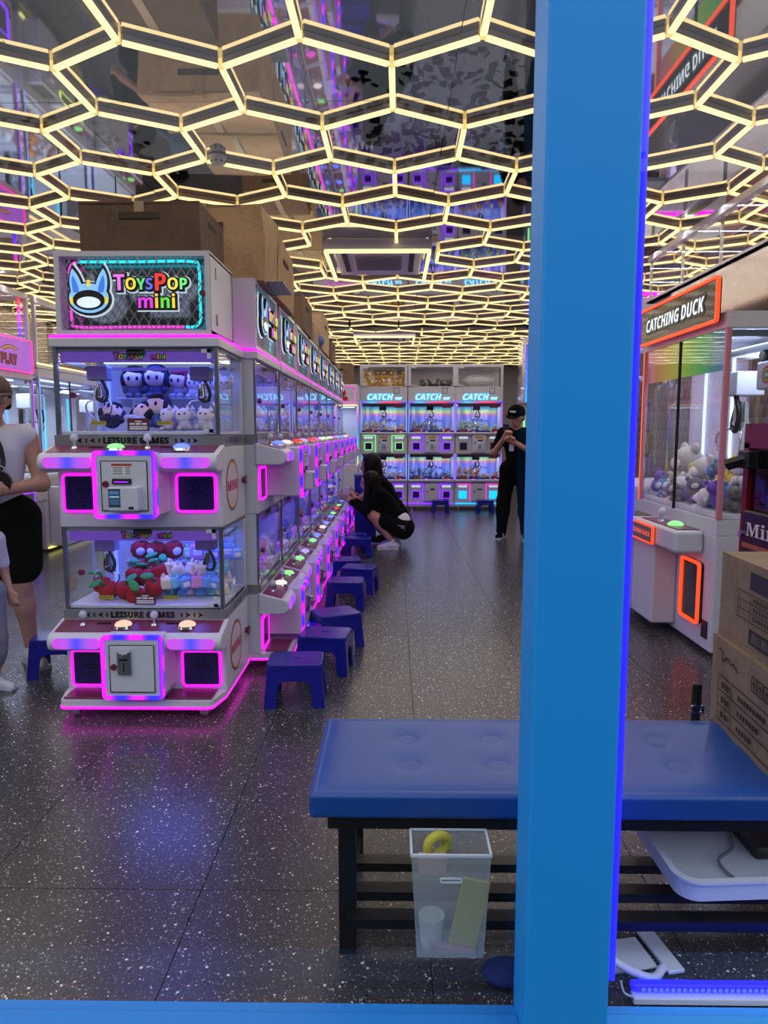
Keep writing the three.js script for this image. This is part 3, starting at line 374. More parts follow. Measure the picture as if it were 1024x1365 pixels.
const doll = (h, c, ...a) => toy(`doll_plush.${h}${c}`, dollMake(h, c), ...a), apple = (...a) => toy('apple_plush', appleMake, ...a), kitty = (...a) => toy('white_keychain_plush', whiteMake, ...a), cube = (c, ...a) => toy(`cube_plush.${c}`, cubeMake(c), ...a), bear = (c, c2, ...a) => toy(`bear_plush.${c}`, bearMake(c, c2), ...a);
{ // inside the head tower: local (x, z) from its centre and glass
  const P = (x, y, z) => [-1.34 + x, y, -3.72 + z], sy = 1.478 + 0.203 + 0.005, by = 1.499, S = 0.545 + 0.2 + 0.005, B = 0.566, r = rng(21);
  doll(0x11122a, 0x5a5a68, 'seated doll with navy hair and grey coat on the shelf below the green notice', null, P(-0.16, sy, -0.42), [0, 0.2, 0], 1.15);
  doll(0x151a38, 0x3c4668, 'seated doll with navy hair in a blue coat, in the middle of the glass shelf', null, P(-0.03, sy, -0.41), [0, 0, 0], 1.2);
  doll(0x7a1f38, 0x8a8c98, 'seated doll in a dark red hood on the glass shelf', null, P(0.1, sy, -0.42), [0, -0.2, 0], 1.05);
  doll(0x141732, 0x25284a, 'doll with navy hair lying by the yellow sticker on the upper prize bed', null, P(-0.2, by + 0.03, -0.16), [-1.1, 0.3, 0.3], 1.15);
  doll(0x10112a, 0xb9bcd0, 'doll with navy hair and white coat slumped behind the upper price card', null, P(-0.08, by + 0.03, -0.14), [-0.9, -0.2, -0.4], 1.05);
  doll(0x151a38, 0x44609a, 'doll with navy hair in a bright blue coat leaning behind the upper price card', null, P(0.04, by + 0.02, -0.2), [-0.3, -0.2, 0.1], 1.2);
  for (let i = 0; i < 4; i++) kitty('small white keychain plush lined up on the upper glass shelf', 'white keychain plush on the upper shelf', P(0.19 + i * 0.062, sy, -0.4), [0, (r() - 0.5) * 0.6, 0], 1.15);
  for (let i = 0; i < 6; i++) kitty('small white keychain plush heaped on the upper prize bed', 'white keychain plush on the upper bed', P(0.12 + (i % 3) * 0.09, by + 0.005, -0.24 + Math.floor(i / 3) * 0.1), [(r() - 0.5) * 0.5, (r() - 0.5) * 1.4, (r() - 0.5) * 0.5], 1.1);
  for (const [x, z] of [[-0.16, -0.42], [-0.06, -0.4], [0.04, -0.42]]) apple('red apple plush with a green leaf sitting on the lower glass shelf', 'apple plush on the lower shelf', P(x, S, z), [0, (r() - 0.5) * 1.5, (r() - 0.5) * 0.3], 0.95);
  for (const [x, z, y, a] of [[-0.33, -0.2, 0, 0], [-0.16, -0.12, 0, 0.9], [-0.13, -0.2, 0.06, 0.4], [-0.05, -0.18, 0.05, -0.5], [-0.09, -0.09, 0, 1.3], [0.0, -0.12, 0.02, 0.9], [-0.02, -0.28, 0.07, 0.2], [-0.17, -0.3, 0, 0], [-0.24, -0.12, 0.0, 0.5], [0.03, -0.2, 0.08, 0.4], [-0.09, -0.3, 0.09, 0.3]]) apple('red apple plush heaped on the lower prize bed', 'apple plush on the lower bed', P(x, B + y + 0.012, z - 0.05), [a * 0.7, r() * 6, (r() - 0.5) * 0.8], 0.86);
  const pastel = [0x6fa0e0, 0x8fb6ec, 0xd88fc0, 0xe8dcc0, 0x7fc8d8, 0x9a86e0, 0xa8d890];
  for (let i = 0; i < 6; i++) { const c = pastel[[6, 2, 5, 5, 0, 1][i]]; cube(c, ['pale green', 'pink', 'violet', 'violet', 'blue', 'light blue'][i] + ' cube plush standing on the lower glass shelf' , i === 2 || i === 3 ? 'violet cube plush on the shelf' : null, P(0.13 + i * 0.058, S, -0.42 + (i % 2) * 0.03), [0, (r() - 0.5) * 0.8, 0], 0.9 + 0.4 * (i % 3 === 1)); }
  for (let i = 0; i < 30; i++) { const k = Math.floor(r() * 5); cube(pastel[k], ['blue', 'light blue', 'pink', 'cream', 'turquoise'][k] + ' cube plush in the pastel heap on the lower prize bed', 'pastel cube heap ' + k, P(0.07 + (i % 6) * 0.058, B + 0.002 + Math.floor(i / 12) * 0.06, -0.34 + (Math.floor(i / 6) % 3) * 0.085 + r() * 0.02), [(r() - 0.5) * 0.9, r() * 6, (r() - 0.5) * 0.9], 0.95); }
  const leaf = solo('green_notice', bx(0.09, 0.07, 0.003), std(0x2f7a3c, 0.6), 'green paper notice on the back of the upper chamber', 'notice', P(-0.2, 1.85, -0.556));
}
{ // inside the row towers: soft toys behind the glass, set by tower and level
  const r = rng(33), cols = [[0xd8d2da, 0xf0ece8, 'white'], [0x7f9ad8, 0xd8e0f0, 'blue'], [0xd8a060, 0xf0e0c8, 'tan'], [0x9a90b0, 0xe0dcec, 'lilac'], [0xc87890, 0xf0dce0, 'pink']];
  for (let k = 0; k < N_ROW; k++) for (const [y, lv] of [[0.566, 'lower'], [1.499, 'upper']]) for (let i = 0; i < (k < 3 ? 7 : 4); i++) {
    const q = cols[(k + i * 2 + (lv === 'upper' ? 1 : 0)) % 5];
    bear(q[0], q[1], `${q[2]} bear plush behind the ${lv} glass of the row beside the stools`, `${q[2]} bears in the ${lv} row`, [ROW_X - 0.1 - (i % 2) * 0.13 - r() * 0.02, y, ROW_Z - k * PITCH - 0.33 + i * (k < 3 ? 0.11 : 0.2)], [0, Math.PI / 2 + (r() - 0.5), 0], 0.95 + r() * 0.25);
  }
}
// ---------------------------------------------------------------- catch machines along the back wall
const catchTex = canvasTex(512, 128, (x) => { x.clearRect(0, 0, 512, 128); outlined(x, 'CATCH', 30, 100, 106, '#bff6ff', '#11a8f0', 0.16, -0.25, 'sans-serif'); outlined(x, 'PUT', 400, 100, 46, '#d8fbff', '#3cc4f4', 0.16, -0.25); });
const foilSheenTex = canvasTex(128, 256, (x, w, h) => { const g = x.createLinearGradient(0, 0, 0, h); for (const [t, c] of [[0, '#4a68e0'], [0.12, '#58c8e8'], [0.2, '#98f0a0'], [0.27, '#f8f080'], [0.34, '#f09aa0'], [0.42, '#a884e0'], [0.6, '#82a0f0'], [1, '#98b4f4']]) g.addColorStop(t, c); x.fillStyle = g; x.fillRect(0, 0, w, h); const r = rng(8); x.globalAlpha = 0.18; for (let i = 0; i < 40; i++) { x.fillStyle = r() < 0.5 ? '#ffffff' : '#3050a0'; const px = r() * w; x.beginPath(); x.moveTo(px, 0); x.lineTo(px + 30 * (r() - 0.5), h); x.lineTo(px + 30 * (r() - 0.5) + 6, h); x.fill(); } });  // rainbow sheen of the holographic film, painted into the colour as fixed bands
const foilWordTex = canvasTex(256, 64, (x) => { x.clearRect(0, 0, 256, 64); outlined(x, 'CATCH', 4, 50, 52, '#5a6cb0', '#2c3c80', 0.12, -0.25); outlined(x, 'PUT', 190, 50, 28, '#5a6cb0', '#2c3c80', 0.12, -0.25); });
const doorWordTex = canvasTex(128, 32, (x) => { x.fillStyle = '#dce6ee'; x.fillRect(0, 0, 128, 32); outlined(x, 'CATCH', 18, 27, 28, '#8fa0b0', null, 0, -0.2); });
MT.catch = std(0xffffff, 0.4, 0, { map: catchTex, emissive: 0xffffff, emissiveMap: catchTex, emissiveIntensity: 1.1, alphaTest: 0.5 });
MT.foil = std(0xffffff, 0.22, 0.1, { map: foilSheenTex }); MT.foilWord = std(0xffffff, 0.5, 0, { map: foilWordTex, alphaTest: 0.5 }); MT.doorWord = glow(0xffffff, 1.1, { emissiveMap: doorWordTex });
MT.strip = glow(0xffffff, 1.5, { emissiveMap: canvasTex(256, 8, (x, w, h) => { const g = x.createLinearGradient(0, 0, w, 0); ['#8a30ff', '#2fd0ff', '#ff3a90', '#ff3a60', '#3a30ff'].forEach((c, i) => g.addColorStop(i / 4, c)); x.fillStyle = g; x.fillRect(0, 0, w, h); }) });
function catchTower(label, x, neonUp, neonLo, o = {}) {
  const t = thing('catch_machine_tower', label, 'claw machine', [x, 0, -13.5]), w = 0.9;
  part('base', rb(w - 0.02, 0.06, 0.62, 0.01, 0, 0.09, -0.31), M.white, t);
  part('foot', [-0.36, 0.36].map(s => cyl(0.025, 0.03, 0.06, s, 0.03, -0.06, 10)), M.chrome, t);
  part('neon_base', bx(w - 0.03, 0.02, 0.02, 0, 0.12, 0.01), o.base || M.purpleNeon, t);
  for (const [y0, y1, nm, nn] of [[0.12, 0.56, 'lower_body', neonLo], [1.07, 1.45, 'upper_body', neonUp]]) {
    const b = part(nm, rb(w - 0.02, y1 - y0, 0.62, 0.01, 0, (y0 + y1) / 2, -0.31), M.white, t), yc = (y0 + y1) / 2;
    part('console', rb(w - 0.03, 0.04, 0.14, 0.012, 0, y1 + 0.005, 0.04), M.white, b);
    part('joystick', [-0.2, 0.22].map(s => [cyl(0.008, 0.01, 0.04, s, y1 + 0.04, 0.05, 8), sph(0.02, s, y1 + 0.07, 0.05, 1, 1, 1, 8)]).flat(), M.frosted, b);
    part('button_light', [-0.1, 0.32].map(s => sph(0.03, s, y1 + 0.025, 0.05, 1, 0.5, 1, 10)), M.pinkSoft, b);
    for (const s of [-0.29, 0.29]) {
      part('door_header_light', card(0.16, 0.034, s, yc + 0.11, 0.012), MT.doorWord, b);
      part(o.litDoor && nm === 'lower_body' ? 'prize_door_light' : 'prize_door', plate(0.13, 0.13, 0.006, 0.006, s, yc - 0.05, 0), o.litDoor && nm === 'lower_body' ? M.aqua : M.doorDark, b);
      if (nn) { part('neon_frame', ring(0.15, 0.15, 0.008, 0.013, 0.016, s, yc - 0.05, 0), nn, b); part('neon_line', [bx(0.014, 0.32, 0.016, s > 0 ? 0.155 : -0.155, yc, 0.008), bx(0.24, 0.014, 0.016, s * 0.96, yc + 0.15, 0.008)], o.litDoor && nm === 'lower_body' ? M.pinkSoft : nn, b); } else part('door_frame', ring(0.15, 0.15, 0.008, 0.013, 0.012, s, yc - 0.05, 0), M.grey, b);
    }
    const cb = part('coin_box', rb(0.26, 0.33, 0.1, 0.01, 0, yc, 0.04), M.white, b); part('bill_slot', bx(0.09, 0.026, 0.006, 0.02, yc + 0.06, 0.092), M.black, cb); part('lock', cyl(0.014, 0.014, 0.01, -0.08, yc + 0.02, 0.094, 10, 'z'), M.dark, cb);
    if (nm === 'upper_body') { part('card_reader', rb(0.1, 0.11, 0.04, 0.006, 0.02, yc - 0.05, 0.1), M.white, cb); part('reader_screen', card(0.055, 0.08, 0.005, yc - 0.05, 0.1205), MT.reader, cb); part('notice_strip', bx(0.15, 0.03, 0.003, 0, yc + 0.12, 0.092), std(0xc08a2c, 0.5), cb); }
  }
  for (const [y0, y1] of [[0.56, 1.07], [1.45, 2.02]]) {
    const h = y1 - y0, ym = (y0 + y1) / 2;
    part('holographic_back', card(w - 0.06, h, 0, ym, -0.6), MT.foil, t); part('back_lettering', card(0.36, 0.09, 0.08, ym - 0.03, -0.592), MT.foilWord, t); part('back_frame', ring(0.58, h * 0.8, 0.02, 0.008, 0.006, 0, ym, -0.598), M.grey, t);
    part('chamber_ceiling', bx(w - 0.04, 0.02, 0.6, 0, y1 - 0.01, -0.31), M.grey, t);
    part('prize_bed', rb(w - 0.04, 0.03, 0.58, 0.005, 0, y0 + 0.04, -0.31), M.stoolBlue, t);
    part('side_panel', [-1, 1].map(s => bx(0.012, h, 0.6, s * 0.43, ym, -0.3)), M.whiteIn, t);
    for (const s of [-1, 1]) part('corner_neon', bx(0.016, h, 0.016, s * 0.432, ym, -0.004), o.post || glow(0x8fa4ff, 1.1), t);
    part('front_glass', card(w - 0.06, h - 0.02, 0, ym, -0.012), M.pane, t);
    part('header_strip', bx(w - 0.1, 0.045, 0.006, 0, y1 - 0.04, -0.03), M.dark, t); part('header_sticker', bx(0.17, 0.08, 0.004, 0.28, y1 - 0.05, -0.024), M.maroon, t);
    part('led_bar', bx(w - 0.12, 0.02, 0.03, 0, y1 - 0.03, -0.5), M.whiteLed, t);
    part('price_card', [-0.28, 0.28].map(s => bx(0.12, 0.055, 0.004, s, y0 + 0.06, -0.02)), std(0x8a3a36, 0.6), t);
    clawParts(t, -0.02, y1 - 0.08, -0.3, 1.25, M.dark);
    const l = new THREE.RectAreaLight(0xccd4ff, 15, 0.7, 0.14); l.name = 'chamber_led_light'; l.position.set(0, y1 - 0.05, -0.36); l.rotation.x = -Math.PI / 2; t.add(l);
  }
  const hd = part('header', rb(w - 0.01, 0.29, 0.6, 0.01, 0, 2.17, -0.3), M.white, t);
  part('sign_lettering', card(0.74, 0.185, -0.0, 2.13, 0.012), MT.catch, hd); part('rgb_led_strip', bx(w - 0.02, 0.022, 0.03, 0, 2.03, 0.0), MT.strip, hd); part('notice', [ring(0.1, 0.11, 0.004, 0.008, 0.003, 0.24, 2.25, 0.0)], M.dark, hd);
  return t;
}
catchTower('white two-level catch machine tower with pale green neon doors, by the crouching pair', -0.19, M.greenNeon, M.purpleNeon);
catchTower('white two-level catch machine tower with violet neon doors on both levels', 0.715, M.purpleNeon, M.purpleNeon);
catchTower('white two-level catch machine tower with glowing cyan doors, behind the person in black', 1.605, null, M.aqua, { litDoor: true, base: M.aqua, post: glow(0xc060ff, 1.2) });
{ // prizes in the catch machines
  const r = rng(44), sets = [['cream', 0xe0cfa8, 0xf4ecdc], ['grey', 0xa0a4b4, 0xe8e8ee], ['mint', 0xb8d4b4, 0xf0f4ec], ['white', 0xdcd8e0, 0xf0f0f4], ['blue', 0x88a4d8, 0xe0e8f4], ['peach', 0xd8ac8c, 0xf4e4d8]];
  const nm = ['with pale green neon doors', 'with violet neon doors', 'with glowing cyan doors'];
  [-0.19, 0.715, 1.605].forEach((x, i) => [[1.505, 0], [0.615, 1]].forEach(([y, lv]) => { const [n, c, c2] = sets[i + lv * 3]; for (let k = 0; k < 11; k++) bear(c, c2, `${n} bear plush piled in the ${lv ? 'lower' : 'upper'} catch machine ${nm[i]}`, `${n} bears in catch machine`, [x - 0.34 + (k % 7) * 0.113, y + (k > 6 ? 0.07 : 0), -13.66 - (k > 6 ? 0.06 : (k % 2) * 0.12)], [(r() - 0.5) * 1.6, (r() - 0.5) * 4, (r() - 0.5) * 1.6], 0.78); }));
}
// storage cases standing on the back machines
[['glass storage case full of yellow plush on the catch machine with pale green neon doors', -0.19], ['glass storage case with a few dark plush on the catch machine with violet neon doors', 0.715], ['glass storage case holding a clear bag on the catch machine with glowing cyan doors', 1.605]].forEach(([lab, x], i) => {
  const t = thing('glass_storage_case', lab, 'storage case', [x, 2.315, -13.5]), h = 0.37;
  part('frame', [bx(0.89, 0.05, 0.6, 0, h + 0.025, -0.3), bx(0.89, 0.015, 0.6, 0, 0.008, -0.3), ...[-1, 1].map(s => bx(0.05, h, 0.04, s * 0.42, h / 2, -0.02)), bx(0.89, h, 0.02, 0, h / 2, -0.59)], M.white, t);
  part('pane', card(0.8, h - 0.02, 0, h / 2, -0.012), M.pane, t); part('clip', [rb(0.09, 0.03, 0.02, 0.004, -0.34, h - 0.01, 0), rb(0.09, 0.03, 0.02, 0.004, -0.34, 0.03, 0)], M.white, t);
  const r = rng(60 + i);
  if (i === 0) for (let k = 0; k < 14; k++) bear(k % 4 ? 0xc89a48 : 0xd8c8a0, 0xf0e8d0, `${k % 4 ? 'golden' : 'cream'} bear plush packed in the glass case above the catch machines`, `${k % 4 ? 'golden' : 'cream'} bears in storage case`, [x - 0.33 + (k % 7) * 0.11, 2.335 + Math.floor(k / 7) * 0.14, -13.62 - r() * 0.06], [(r() - 0.5), (r() - 0.5) * 2, (r() - 0.5)], 1.05);
  if (i === 1) for (let k = 0; k < 5; k++) bear(0x343c50, 0x9098a8, 'dark slate bear plush lying in the middle glass case above the catch machines', 'dark bears in storage case', [x - 0.15 + k * 0.12, 2.335, -13.62], [-0.6, (r() - 0.5) * 2, (r() - 0.5)], 0.95);
  if (i === 2) solo('plastic_bag', (() => { const g = sph(0.2, 0, 0, 0, 1.5, 0.55, 0.6, 18), p = g.attributes.position, q = rng(5); for (let j = 0; j < p.count; j++) { const a = 1 + 0.12 * Math.sin(p.getX(j) * 60 + p.getY(j) * 90); p.setXYZ(j, p.getX(j) * a, p.getY(j) * a, p.getZ(j) * a); } g.computeVertexNormals(); return g; })(), M.frosted, 'crumpled clear plastic bag in the glass case above the catch machines', 'plastic bag', [x, 2.335 + 0.11, -13.66]);
});
{ // one more machine at the end of the stool aisle, rainbow edged, with a red and black logo
  const t = thing('rainbow_edged_machine', 'white claw machine with rainbow neon edges at the end of the stool aisle', 'claw machine', [-1.02, 0, -12.75]);
  part('body', rb(0.78, 0.9, 0.7, 0.01, 0, 0.45, -0.35), M.white, t); part('header', rb(0.78, 0.36, 0.7, 0.01, 0, 2.14, -0.35), M.white, t); part('back', bx(0.76, 1.06, 0.02, 0, 1.43, -0.68), M.whiteIn, t); part('side', [-1, 1].map(s => bx(0.02, 1.06, 0.68, s * 0.37, 1.43, -0.35)), M.whiteIn, t);
  part('glass', card(0.72, 1.06, 0, 1.43, -0.02), M.pane, t); part('neon_edge', [-1, 1].map(s => bx(0.03, 1.9, 0.02, s * 0.375, 1.0, 0.01)), glow(0xffffff, 1.3, { emissiveMap: canvasTex(16, 256, (x, w, h) => { const g = x.createLinearGradient(0, 0, 0, h); ['#ffb0c0', '#a060ff', '#30a0ff', '#60e0a0', '#ffd070', '#5060ff', '#ff70c0', '#ffe0a0'].forEach((c, i) => g.addColorStop(i / 7, c)); x.fillStyle = g; x.fillRect(0, 0, w, h); }) }), t);
  part('neon_sign_frame', ring(0.52, 0.3, 0.04, 0.014, 0.014, 0.08, 2.14, 0.0), M.pinkSoft, t); part('logo', [cyl(0.07, 0.07, 0.01, 0.1, 2.17, 0.005, 16, 'z'), bx(0.2, 0.07, 0.01, 0.1, 2.07, 0.005)], std(0xb01820, 0.5), t); part('logo_mark', [sph(0.03, 0.1, 2.18, 0.012, 1, 1.3, 0.3, 10)], M.black, t);
  part('warm_led', bx(0.72, 0.02, 0.02, 0, 1.95, 0.01), M.warm, t); part('led_bar', bx(0.6, 0.02, 0.04, 0, 1.93, -0.4), M.whiteLed, t); const l = new THREE.RectAreaLight(0xc8d8ff, 9, 0.6, 0.2); l.position.set(0, 1.91, -0.35); l.rotation.x = -Math.PI / 2; t.add(l);
  const r = rng(71); for (let k = 0; k < 10; k++) bear(0xd0ccd8, 0xf0f0f4, 'white bear plush inside the rainbow edged machine', 'white bears in rainbow edged machine', [-1.02 - 0.24 + (k % 5) * 0.12, 0.905 + Math.floor(k / 5) * 0.13, -12.95], [0, (r() - 0.5) * 2, 0], 1.0);
}

// ---------------------------------------------------------------- big single claw machines (front plane z = 0, facing +z)
const duckTex = canvasTex(1024, 200, (x) => { x.clearRect(0, 0, 1024, 200); for (const p of [0, 1]) { outlined(x, 'CATCHING', 30, 150, 116, p ? '#eafcff' : null, p ? null : '#08090b', 0.34, -0.12); outlined(x, 'DUCK', 650, 150, 124, p ? '#eafcff' : null, p ? null : '#08090b', 0.34, -0.12); } });
const duckSmallTex = canvasTex(512, 128, (x) => { x.fillStyle = '#4a3a44'; x.fillRect(0, 0, 512, 128); outlined(x, 'CATCHING DUCK', 20, 84, 58, '#ff6a50', '#ff4a2c', 0.06); });
const playTex = canvasTex(512, 256, (x) => { const g = x.createLinearGradient(0, 0, 512, 0); g.addColorStop(0, '#e86ad8'); g.addColorStop(1, '#c070f0'); x.fillStyle = g; x.fillRect(0, 0, 512, 256); x.strokeStyle = '#1a0f14'; x.lineWidth = 26; x.beginPath(); x.moveTo(300, 104); x.quadraticCurveTo(350, 40, 404, 92); x.stroke(); x.strokeStyle = '#e8a838'; x.lineWidth = 14; x.stroke(); x.save(); x.translate(284, 214); x.scale(0.44, 1); outlined(x, 'PLAY', 0, 0, 112, '#a01c28', '#1a0f14', 0.16); x.restore(); });
const rainbowTex = canvasTex(256, 16, (x, w, h) => { const g = x.createLinearGradient(0, 0, w, 0); ['#d06a90', '#d0a040', '#a8c838', '#48b060', '#3a70c0'].forEach((c, i) => g.addColorStop(i / 4, c)); x.fillStyle = g; x.fillRect(0, 0, w, h); });
const whirlTex = canvasTex(128, 128, (x) => { x.clearRect(0, 0, 128, 128); ['#c03040', '#d8b040', '#50a060', '#e0dce4'].forEach((c, i) => { x.fillStyle = c; x.beginPath(); x.arc(64, 64, 60 - i * 13, 0, 7); x.fill(); }); x.strokeStyle = '#403840'; x.lineWidth = 6; x.beginPath(); x.arc(64, 64, 20, 0, 7); x.stroke(); });
const blackReader = M.black;
function bigClaw(label, o) {
  const w = o.w, t = thing('large_claw_machine', label, 'claw machine', o.pos, o.ry), hb = 0.82, hg = 0.92, ht = o.top, D = o.d;
  const body = part('body', rb(w, hb - 0.03, D, 0.012, 0, hb / 2 + 0.015, -D / 2), M.white, t);
  part('glass_sill', bx(w, 0.1, D, 0, hb + 0.05, -D / 2), M.white, t);
  part('foot', [[-1, -0.08], [1, -0.08], [-1, -D + 0.08], [1, -D + 0.08]].map(([s, z]) => cyl(0.03, 0.035, 0.05, s * (w / 2 - 0.08), 0.022, z, 10)), M.dark, t);
  part('top_beam', [bx(w, 0.1, 0.06, 0, ht - 0.05, -0.03), bx(w, 0.1, 0.06, 0, ht - 0.05, -D + 0.03), bx(0.06, 0.1, D - 0.12, -w / 2 + 0.03, ht - 0.05, -D / 2), bx(0.06, 0.1, D - 0.12, w / 2 - 0.03, ht - 0.05, -D / 2)], M.white, t);
  part('chamber_ceiling', bx(w - 0.125, 0.02, D - 0.125, 0, ht - 0.012, -D / 2), M.white, t);
  const gh = ht - 0.1 - hg, gm = hg + gh / 2;
  for (const s of [-1, 1]) part('corner_post', rb(0.035, gh, 0.035, 0.008, s * (w / 2 - 0.018), gm, -0.018), o.post || M.steel, t), part('corner_post', bx(0.035, gh, 0.035, s * (w / 2 - 0.018), gm, -D + 0.018), M.white, t);
  if (o.postLed) for (const s of o.postSides || [-1, 1]) part('post_led_strip', bx(0.012, gh, 0.006, s * (w / 2 - 0.02), gm, 0.003), o.postLed, t);
  part('front_glass', card(w / 2 - 0.05, gh, -w / 4, gm, -0.01), M.pane, t); part('front_glass', card(w / 2 - 0.05, gh, w / 4, gm, -0.01), M.pane, t); part('mullion', bx(0.012, gh, 0.02, 0, gm, -0.01), M.black, t);
  for (const s of [-1, 1]) part('side_glass', card(D - 0.08, gh, s * (w / 2 - 0.012), gm, -D / 2, Math.PI / 2), M.pane, t);
  part('back_panel', bx(w - 0.04, gh, 0.02, 0, gm, -D + 0.02), M.whiteIn, t);
  part('prize_bed', rb(w - 0.08, 0.04, D - 0.08, 0.01, 0, hg + 0.02, -D / 2), M.whiteIn, t);
  part('led_bar', [bx(0.03, gh * 0.8, 0.02, -w * 0.18, gm, -D + 0.05), bx(0.03, gh * 0.8, 0.02, w * 0.3, gm, -D + 0.05)], o.led || M.whiteLed, t);
  part('led_bar', bx(w - 0.2, 0.02, 0.04, 0, ht - 0.11, -0.2), M.whiteLed, t);
  const l = new THREE.RectAreaLight(o.lightColor || 0xd4e4ff, 19, w - 0.3, 0.3); l.name = 'chamber_led_light'; l.position.set(0, ht - 0.13, -D / 2); l.rotation.x = -Math.PI / 2; t.add(l);
  // carriage and claw
  const cx = o.clawX ?? 0.1, cy = ht - 0.3;
  part('gantry_rail', [bx(w - 0.1, 0.05, 0.04, 0, ht - 0.16, -D * 0.42), bx(w - 0.1, 0.05, 0.04, 0, ht - 0.16, -D * 0.62), bx(0.05, 0.04, D - 0.1, -w / 2 + 0.08, ht - 0.13, -D / 2), bx(0.05, 0.04, D - 0.1, w / 2 - 0.08, ht - 0.13, -D / 2)], M.steel, t);
  const car = part('carriage', [rb(0.3, 0.2, 0.24, 0.02, cx, cy - 0.06, -D * 0.5)], M.white, t); part('motor_box', [bx(0.25, 0.13, 0.2, cx, cy + 0.07, -D * 0.5)], M.dark, car); part('pulley', [-0.09, 0.09].map(s => cyl(0.035, 0.035, 0.02, cx + s, cy + 0.08, -D * 0.5 + 0.11, 16, 'z')).concat([-0.08, 0.08].map(s => cyl(0.035, 0.035, 0.02, cx + 0.135, cy + 0.08, -D * 0.5 + s, 16, 'x'))), M.grey, car);
  part('emblem', [card(0.13, 0.13, cx, cy - 0.06, -D * 0.5 + 0.122), card(0.13, 0.13, cx + 0.152, cy - 0.06, -D * 0.5, Math.PI / 2)], o.whirl || (MT.whirl ??= std(0xffffff, 0.5, 0, { map: whirlTex, alphaTest: 0.5 })), car);
  part('cable', tube([[cx + 0.12, cy - 0.02, -D * 0.5], [cx + 0.2, cy - 0.3, -D * 0.5], [cx + 0.25, cy - 0.36, -D * 0.5 + 0.02], [cx + 0.3, cy - 0.28, -D * 0.5 + 0.02], [cx + 0.29, cy + 0.05, -D * 0.5]], 0.013, 24, 7), M.black, t);
  const q = part('claw', [cyl(0.03, 0.04, 0.16, cx, cy - 0.24, -D * 0.5, 14), cyl(0.055, 0.05, 0.04, cx, cy - 0.33, -D * 0.5, 14)], M.chrome, t);
  for (let k = 0; k < 3; k++) { const a = k * 2.094 + 0.9, f = (r, h) => [cx + Math.cos(a) * r, cy + h, -D * 0.5 + Math.sin(a) * r]; part('prong', tube([f(0.03, -0.33), f(0.13, -0.34), f(0.15, -0.42), f(0.07, -0.54)], 0.01, 12, 6), M.steel, q); }
  // front console: coin cabinet, rounded console, prize door
  const sd = o.consoleSide ?? 1;
  const cc = part('coin_cabinet', rb(w * 0.24, 0.76, 0.2, 0.025, -sd * w * 0.33, 0.44, 0.1), M.white, t); part('bill_reader', rb(0.13, 0.1, 0.05, 0.012, -sd * w * 0.33, 0.62, 0.215), M.white, cc); part('lock', cyl(0.012, 0.012, 0.014, -sd * w * 0.33 - 0.07, 0.36, 0.2, 10, 'z'), M.dark, cc); part('cabinet_top', bx(w * 0.2, 0.006, 0.15, -sd * w * 0.33, 0.824, 0.1), std(0x4c4420, 0.5), cc);
  part('console', rb(w * 0.54, 0.16, 0.2, 0.03, sd * w * 0.12, 0.75, 0.1), M.white, t); part('console_panel', bx(w * 0.46, 0.006, 0.15, sd * w * 0.14, 0.833, 0.1), M.maroon, t);
  const js = part('joystick', [cyl(0.012, 0.014, 0.06, sd * w * 0.05, 0.86, 0.1, 8), cyl(0.03, 0.035, 0.016, sd * w * 0.05, 0.838, 0.1, 14)], M.chrome, t); part('knob', sph(0.03, sd * w * 0.05, 0.9, 0.1, 1, 1.2, 1, 12), M.frosted, js);
  part('lit_button_light', sph(0.055, sd * w * 0.22, 0.838, 0.1, 1, 0.55, 1, 16), o.button || M.greenNeon, t);
  const ns = part('console_sign', rb(w * 0.36, 0.12, 0.03, 0.012, -sd * w * 0.03, 0.745, 0.212), M.grey, t); if (o.consoleSign) part('sign_print', card(w * 0.34, 0.1, -sd * w * 0.03, 0.745, 0.2285), o.consoleSign, ns); part('neon_frame', ring(w * 0.37, 0.135, 0.02, 0.012, 0.02, -sd * w * 0.03, 0.745, 0.21), o.neon, ns);
  part('chute_panel', rb(w * 0.3, 0.62, 0.18, 0.02, -sd * w * 0.05, 0.38, 0.09), M.white, t);
  const pd = part('prize_door', plate(0.3, 0.42, 0.03, 0.02, sd * w * 0.3, 0.4, 0.0), M.black, t); part('door_window', plate(0.24, 0.36, 0.02, 0.006, sd * w * 0.3, 0.4, 0.021), M.signBackish ??= std(0x50525c, 0.15, 0.6), pd); part('neon_frame', ring(0.31, 0.43, 0.035, 0.018, 0.02, sd * w * 0.3, 0.4, 0.022), o.neon, pd);
  part('vent', bx(0.09, 0.12, 0.006, sd * (w / 2 - 0.1), 0.17, 0.003), M.dark, t);
  if (o.sign) o.sign(t, w, ht);
  return t;
}
MT.duck = std(0xffffff, 0.4, 0, { map: duckTex, emissive: 0xffffff, emissiveMap: duckTex, emissiveIntensity: 0.9, alphaTest: 0.5 }); MT.duckSmall = glow(0xffffff, 0.9, { emissiveMap: duckSmallTex }); MT.rainbow = glow(0xffffff, 0.6, { emissiveMap: rainbowTex });
MT.play = glow(0xffffff, 0.75, { emissiveMap: playTex });
